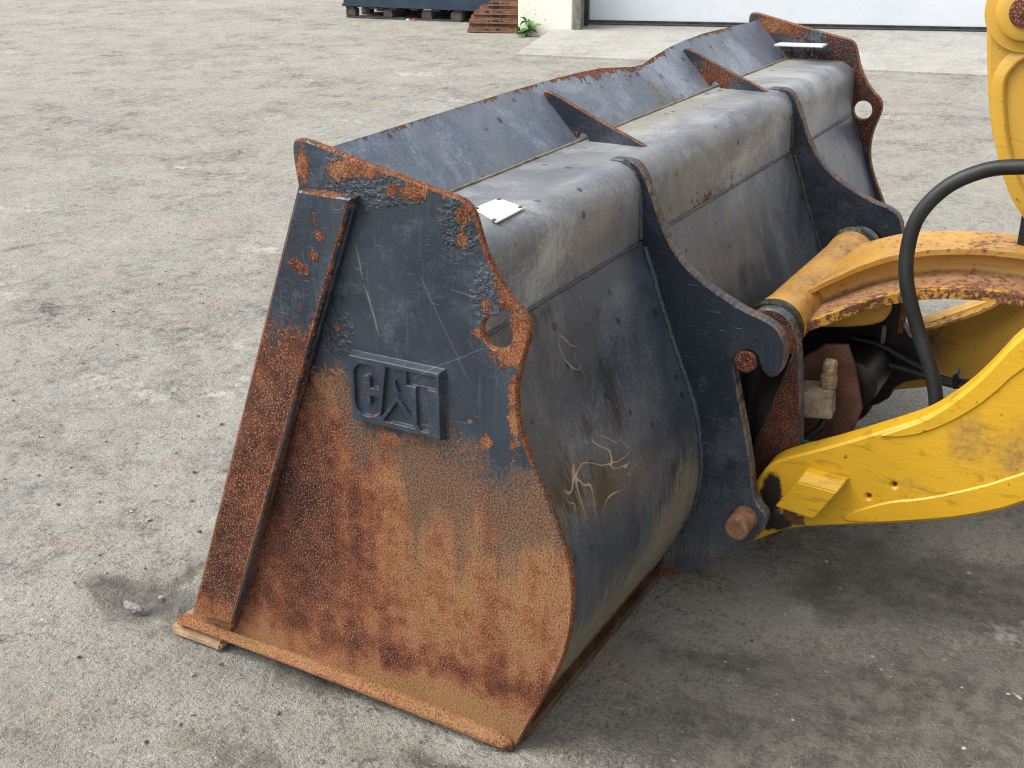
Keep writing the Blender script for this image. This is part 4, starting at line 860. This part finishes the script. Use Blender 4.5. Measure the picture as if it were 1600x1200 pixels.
# blue container on a pallet
P0 = Vector((*(11.989,9.182), 0)); P1 = Vector((*(12.241,7.522), 0)); PU = (P1-P0).normalized(); PN = Vector((-PU.y, PU.x, 0)); 
if PN.x < 0: PN = -PN
PL = (P1-P0).length
def pp(u, n, z): p = P0+PU*u+PN*n; return (p.x, p.y, z)
def pbox(name, u0, u1, n0, n1, z0, z1, mat, parent=None, bev=0.006):
    return hexa(name, [pp(u0,n0,z0), pp(u1,n0,z0), pp(u1,n1,z0), pp(u0,n1,z0)], [pp(u0,n0,z1), pp(u1,n0,z1), pp(u1,n1,z1), pp(u0,n1,z1)], mat, parent, bev)
pal = thing('pallet', 'dark weathered wooden pallet under the blue container', 'pallet', tuple(P0))
def rel(o): o.parent = pal; o.matrix_parent_inverse = Matrix.Translation(-P0); return o
for n0 in (0.0, 0.45, 0.9):
    for u0, u1 in ((0, .14), (.33*PL, .33*PL+.13), (.66*PL, .66*PL+.14), (PL-.16, PL)): rel(pbox('block', u0, u1, n0, n0+.12, 0.022, 0.118, PALW))
    rel(pbox('bottom_board', 0, PL, n0, n0+.12, 0.0, 0.020, PALW, None, 0.003))
for k in range(6): rel(pbox('deck_board', k*(PL-.12)/5, k*(PL-.12)/5+.12, 0.0, 1.02, 0.120, 0.142, PALW, None, 0.003))
cont = pbox('container', -0.03, 2.35, -0.015, 1.10, 0.144, 1.30, BLUEP, None, 0.015); cont['label'] = 'dark blue painted steel container standing on the wooden pallet'; cont['category'] = 'container'
pbox('bottom_rim', -0.04, 2.36, -0.03, 0.02, 0.146, 0.180, BLUEP, cont, 0.004); 
for u, c, lab in ((.93, (0.8,0.8,0.8), 'small white bottle cap lying before the pallet'), (1.02, (0.7,0.12,0.04), 'small red bottle cap lying before the pallet')):
    q = pp(u, -0.05, 0); m_ = simple('cap_plastic', c, tuple(v*.8 for v in c), 20, 0.4)
    o = lathe('bottle_cap', (q[0], q[1], 0.0), [(-.002, .024), (.014, .024), (.018, .018)], m_, None, 'z', 16); o['label'] = lab; o['category'] = 'bottle cap'

# stack of rusty track shoes
T0 = Vector((*(11.333,6.910), 0)); T1 = Vector((*(11.548,6.319), 0)); TU = (T1-T0).normalized(); TN = Vector((-TU.y, TU.x, 0))
if TN.x < 0: TN = -TN
def tp(u, n, z): p = T0+TU*u+TN*n; return (p.x, p.y, z)
zz = 0.0
for k in range(7):
    hgt = 0.050; L0 = (0.0, 0.012, 0.016, 0.034, 0.070, 0.135, 0.24)[k]; tw = 0.62
    nm = ['lowest', 'second from the bottom', 'third from the bottom', 'middle', 'third from the top', 'second from the top', 'topmost'][k]
    t = thing('track_shoe', 'rusty steel track shoe, %s of the stack by the white wall' % nm, 'track shoe', tp(L0, 0, zz), 'stacked track shoes')
    def tbox(name, u0, u1, n0, n1, z0, z1, bev=0.003):
        o = hexa(name, [tp(u0,n0,z0), tp(u1,n0,z0), tp(u1,n1,z0), tp(u0,n1,z0)], [tp(u0+.012,n0+.004,z1), tp(u1,n0+.004,z1), tp(u1,n1,z1), tp(u0+.012,n1,z1)], TRKR, t, bev)
        o.matrix_parent_inverse = Matrix.Translation(-Vector(tp(L0, 0, zz))); return o
    n0 = 0.012*k+(0.0, 0.02, -0.012, 0.015, 0.0, 0.02, 0.01)[k]
    tbox('shoe_plate', L0, tw, n0-.006, n0+.24, zz, zz+0.017)
    tbox('grouser', L0+.004, tw, n0+.020, n0+.040, zz+0.0175, zz+hgt-0.002)
    tbox('grouser', L0+.004, tw, n0+.19, n0+.21, zz+0.0175, zz+hgt-0.002)
    for s in ((.22, .27), (.36, .41)) if k in (0, 4) else ((.26, .28), (.31, .39), (.42, .44)):
        o = hexa('bolt_slot', [tp(s[0], n0+.0125, zz+.018), tp(s[1], n0+.0125, zz+.018), tp(s[1], n0+.030, zz+.018), tp(s[0], n0+.030, zz+.018)], [tp(s[0], n0+.0145, zz+.040), tp(s[1], n0+.0145, zz+.040), tp(s[1], n0+.030, zz+.040), tp(s[0], n0+.030, zz+.040)], BLACK, t, 0.002)
        o.matrix_parent_inverse = Matrix.Translation(-Vector(tp(L0, 0, zz)))
    zz += hgt

# weed at the wall foot
wc = Vector((*(11.339,6.101), 0)); rs = np.random.RandomState(4)
weed = thing('weed', 'small green leafy weed growing at the foot of the white wall', 'weed', tuple(wc))
def leafmesh():
    bm = bmesh.new(); n = 5; L = []; 
    for i in range(n+1):
        t = i/n; wd = 0.035*math.sin(math.pi*min(1, t*0.92+0.06))**.8; z = 0.02*math.sin(t*2.4)-.02*t*t
        L.append([bm.verts.new((t*.10, s*wd, z+abs(s)*0.008)) for s in (-1, 0, 1)])
    for a, b in zip(L, L[1:]):
        for k in range(2): bm.faces.new((a[k], b[k], b[k+1], a[k+1]))
    me = bpy.data.meshes.new('leaf'); bm.to_mesh(me); bm.free(); me.materials.append(LEAF); return me
LM = leafmesh()
for k in range(34):
    o = bpy.data.objects.new('leaf', LM); COL.objects.link(o); o.parent = weed
    lean = k % 2; a = rs.uniform(0, 6.28); rr = rs.uniform(0.0, .06)
    o.location = (rr*math.cos(a)+TU.x*(.05 if lean else -.06), rr*math.sin(a)+TU.y*(.05 if lean else -.06), rs.uniform(.02, .17 if lean else .07))
    o.rotation_euler = (rs.uniform(-.5,.5), rs.uniform(-.7,.4), a); sc_ = rs.uniform(.6,1.15); o.scale = (sc_,)*3
for k in range(4): tube('stem', [(0.01*k,0.0,-.005), (TU.x*.05+.02*k-.03, TU.y*.05, .08), (TU.x*.06+.03*k-.05, TU.y*.06, .15)], 0.004, STEMM, weed, 6)

# ------------------------------------------------------------------ loose grit on the yard
def gravel():
    rs = np.random.RandomState(21); bm = bmesh.new(); bmesh.ops.create_icosphere(bm, subdivisions=1, radius=1)
    bv = np.array([v.co[:] for v in bm.verts]); bf = np.array([[v.index for v in f.verts] for f in bm.faces]); bm.free()
    N = 5200; V = []; F = []; tn = []
    for k in range(N):
        if k < 3600: x, y = rs.uniform(-1.7, 3.2), rs.uniform(-2.2, 3.2)
        else: x, y = rs.uniform(0, 11), rs.uniform(-2, 13)
        if -0.03 < x < 2.79 and -0.04 < y < 1.0: continue
        s = 0.0018+0.0042*rs.rand()**5+(0.003 if rs.rand() < .02 else 0)
        p = bv*(1+rs.uniform(-.25,.25,(len(bv),1)))*np.array([s*rs.uniform(.8,1.6), s*rs.uniform(.8,1.6), s*.6])
        a = rs.uniform(0, 6.28); c, q = math.cos(a), math.sin(a); p = np.stack([p[:,0]*c-p[:,1]*q+x, p[:,0]*q+p[:,1]*c+y, p[:,2]-.003],1)
        F.append(bf+len(V)*len(bv)); V.append(p); tn.append(np.full(len(bv), rs.rand()))
    t = NT('grit_stone'); col = t.ramp(t.attr('shade'), (0, (0.05,0.048,0.042)), (0.45, (0.22,0.21,0.19)), (0.8, (0.32,0.305,0.28)), (1, (0.46,0.45,0.42)))
    o = pydata('gravel', np.concatenate(V), np.concatenate(F), t.done(col, .9), None)
    attr(o, shade=np.concatenate(tn)); o['kind'] = 'stuff'; o['label'] = 'loose grit and small stones scattered over the concrete yard'; o['category'] = 'gravel'
gravel()
# one larger flat stone left of the bucket corner
bm = bmesh.new(); bmesh.ops.create_icosphere(bm, subdivisions=3, radius=1); rs = np.random.RandomState(6)
sx, sy = (0.012,1.143)
for v in bm.verts:
    c = v.co; k = 1+0.18*math.sin(3*c.x+1)+0.14*math.sin(4*c.y-2*c.z)+rs.uniform(-.05,.05); v.co = Vector((sx+c.x*.014*k, sy+c.y*.030*k, .002+c.z*.011*k))
st = frombm('stone', bm, simple('flat_stone', (0.15,0.14,0.125), (0.27,0.26,0.235), 60, .9, .003)); st['label'] = 'flat pale stone lying in a dark hollow left of the bucket corner'; st['category'] = 'stone'
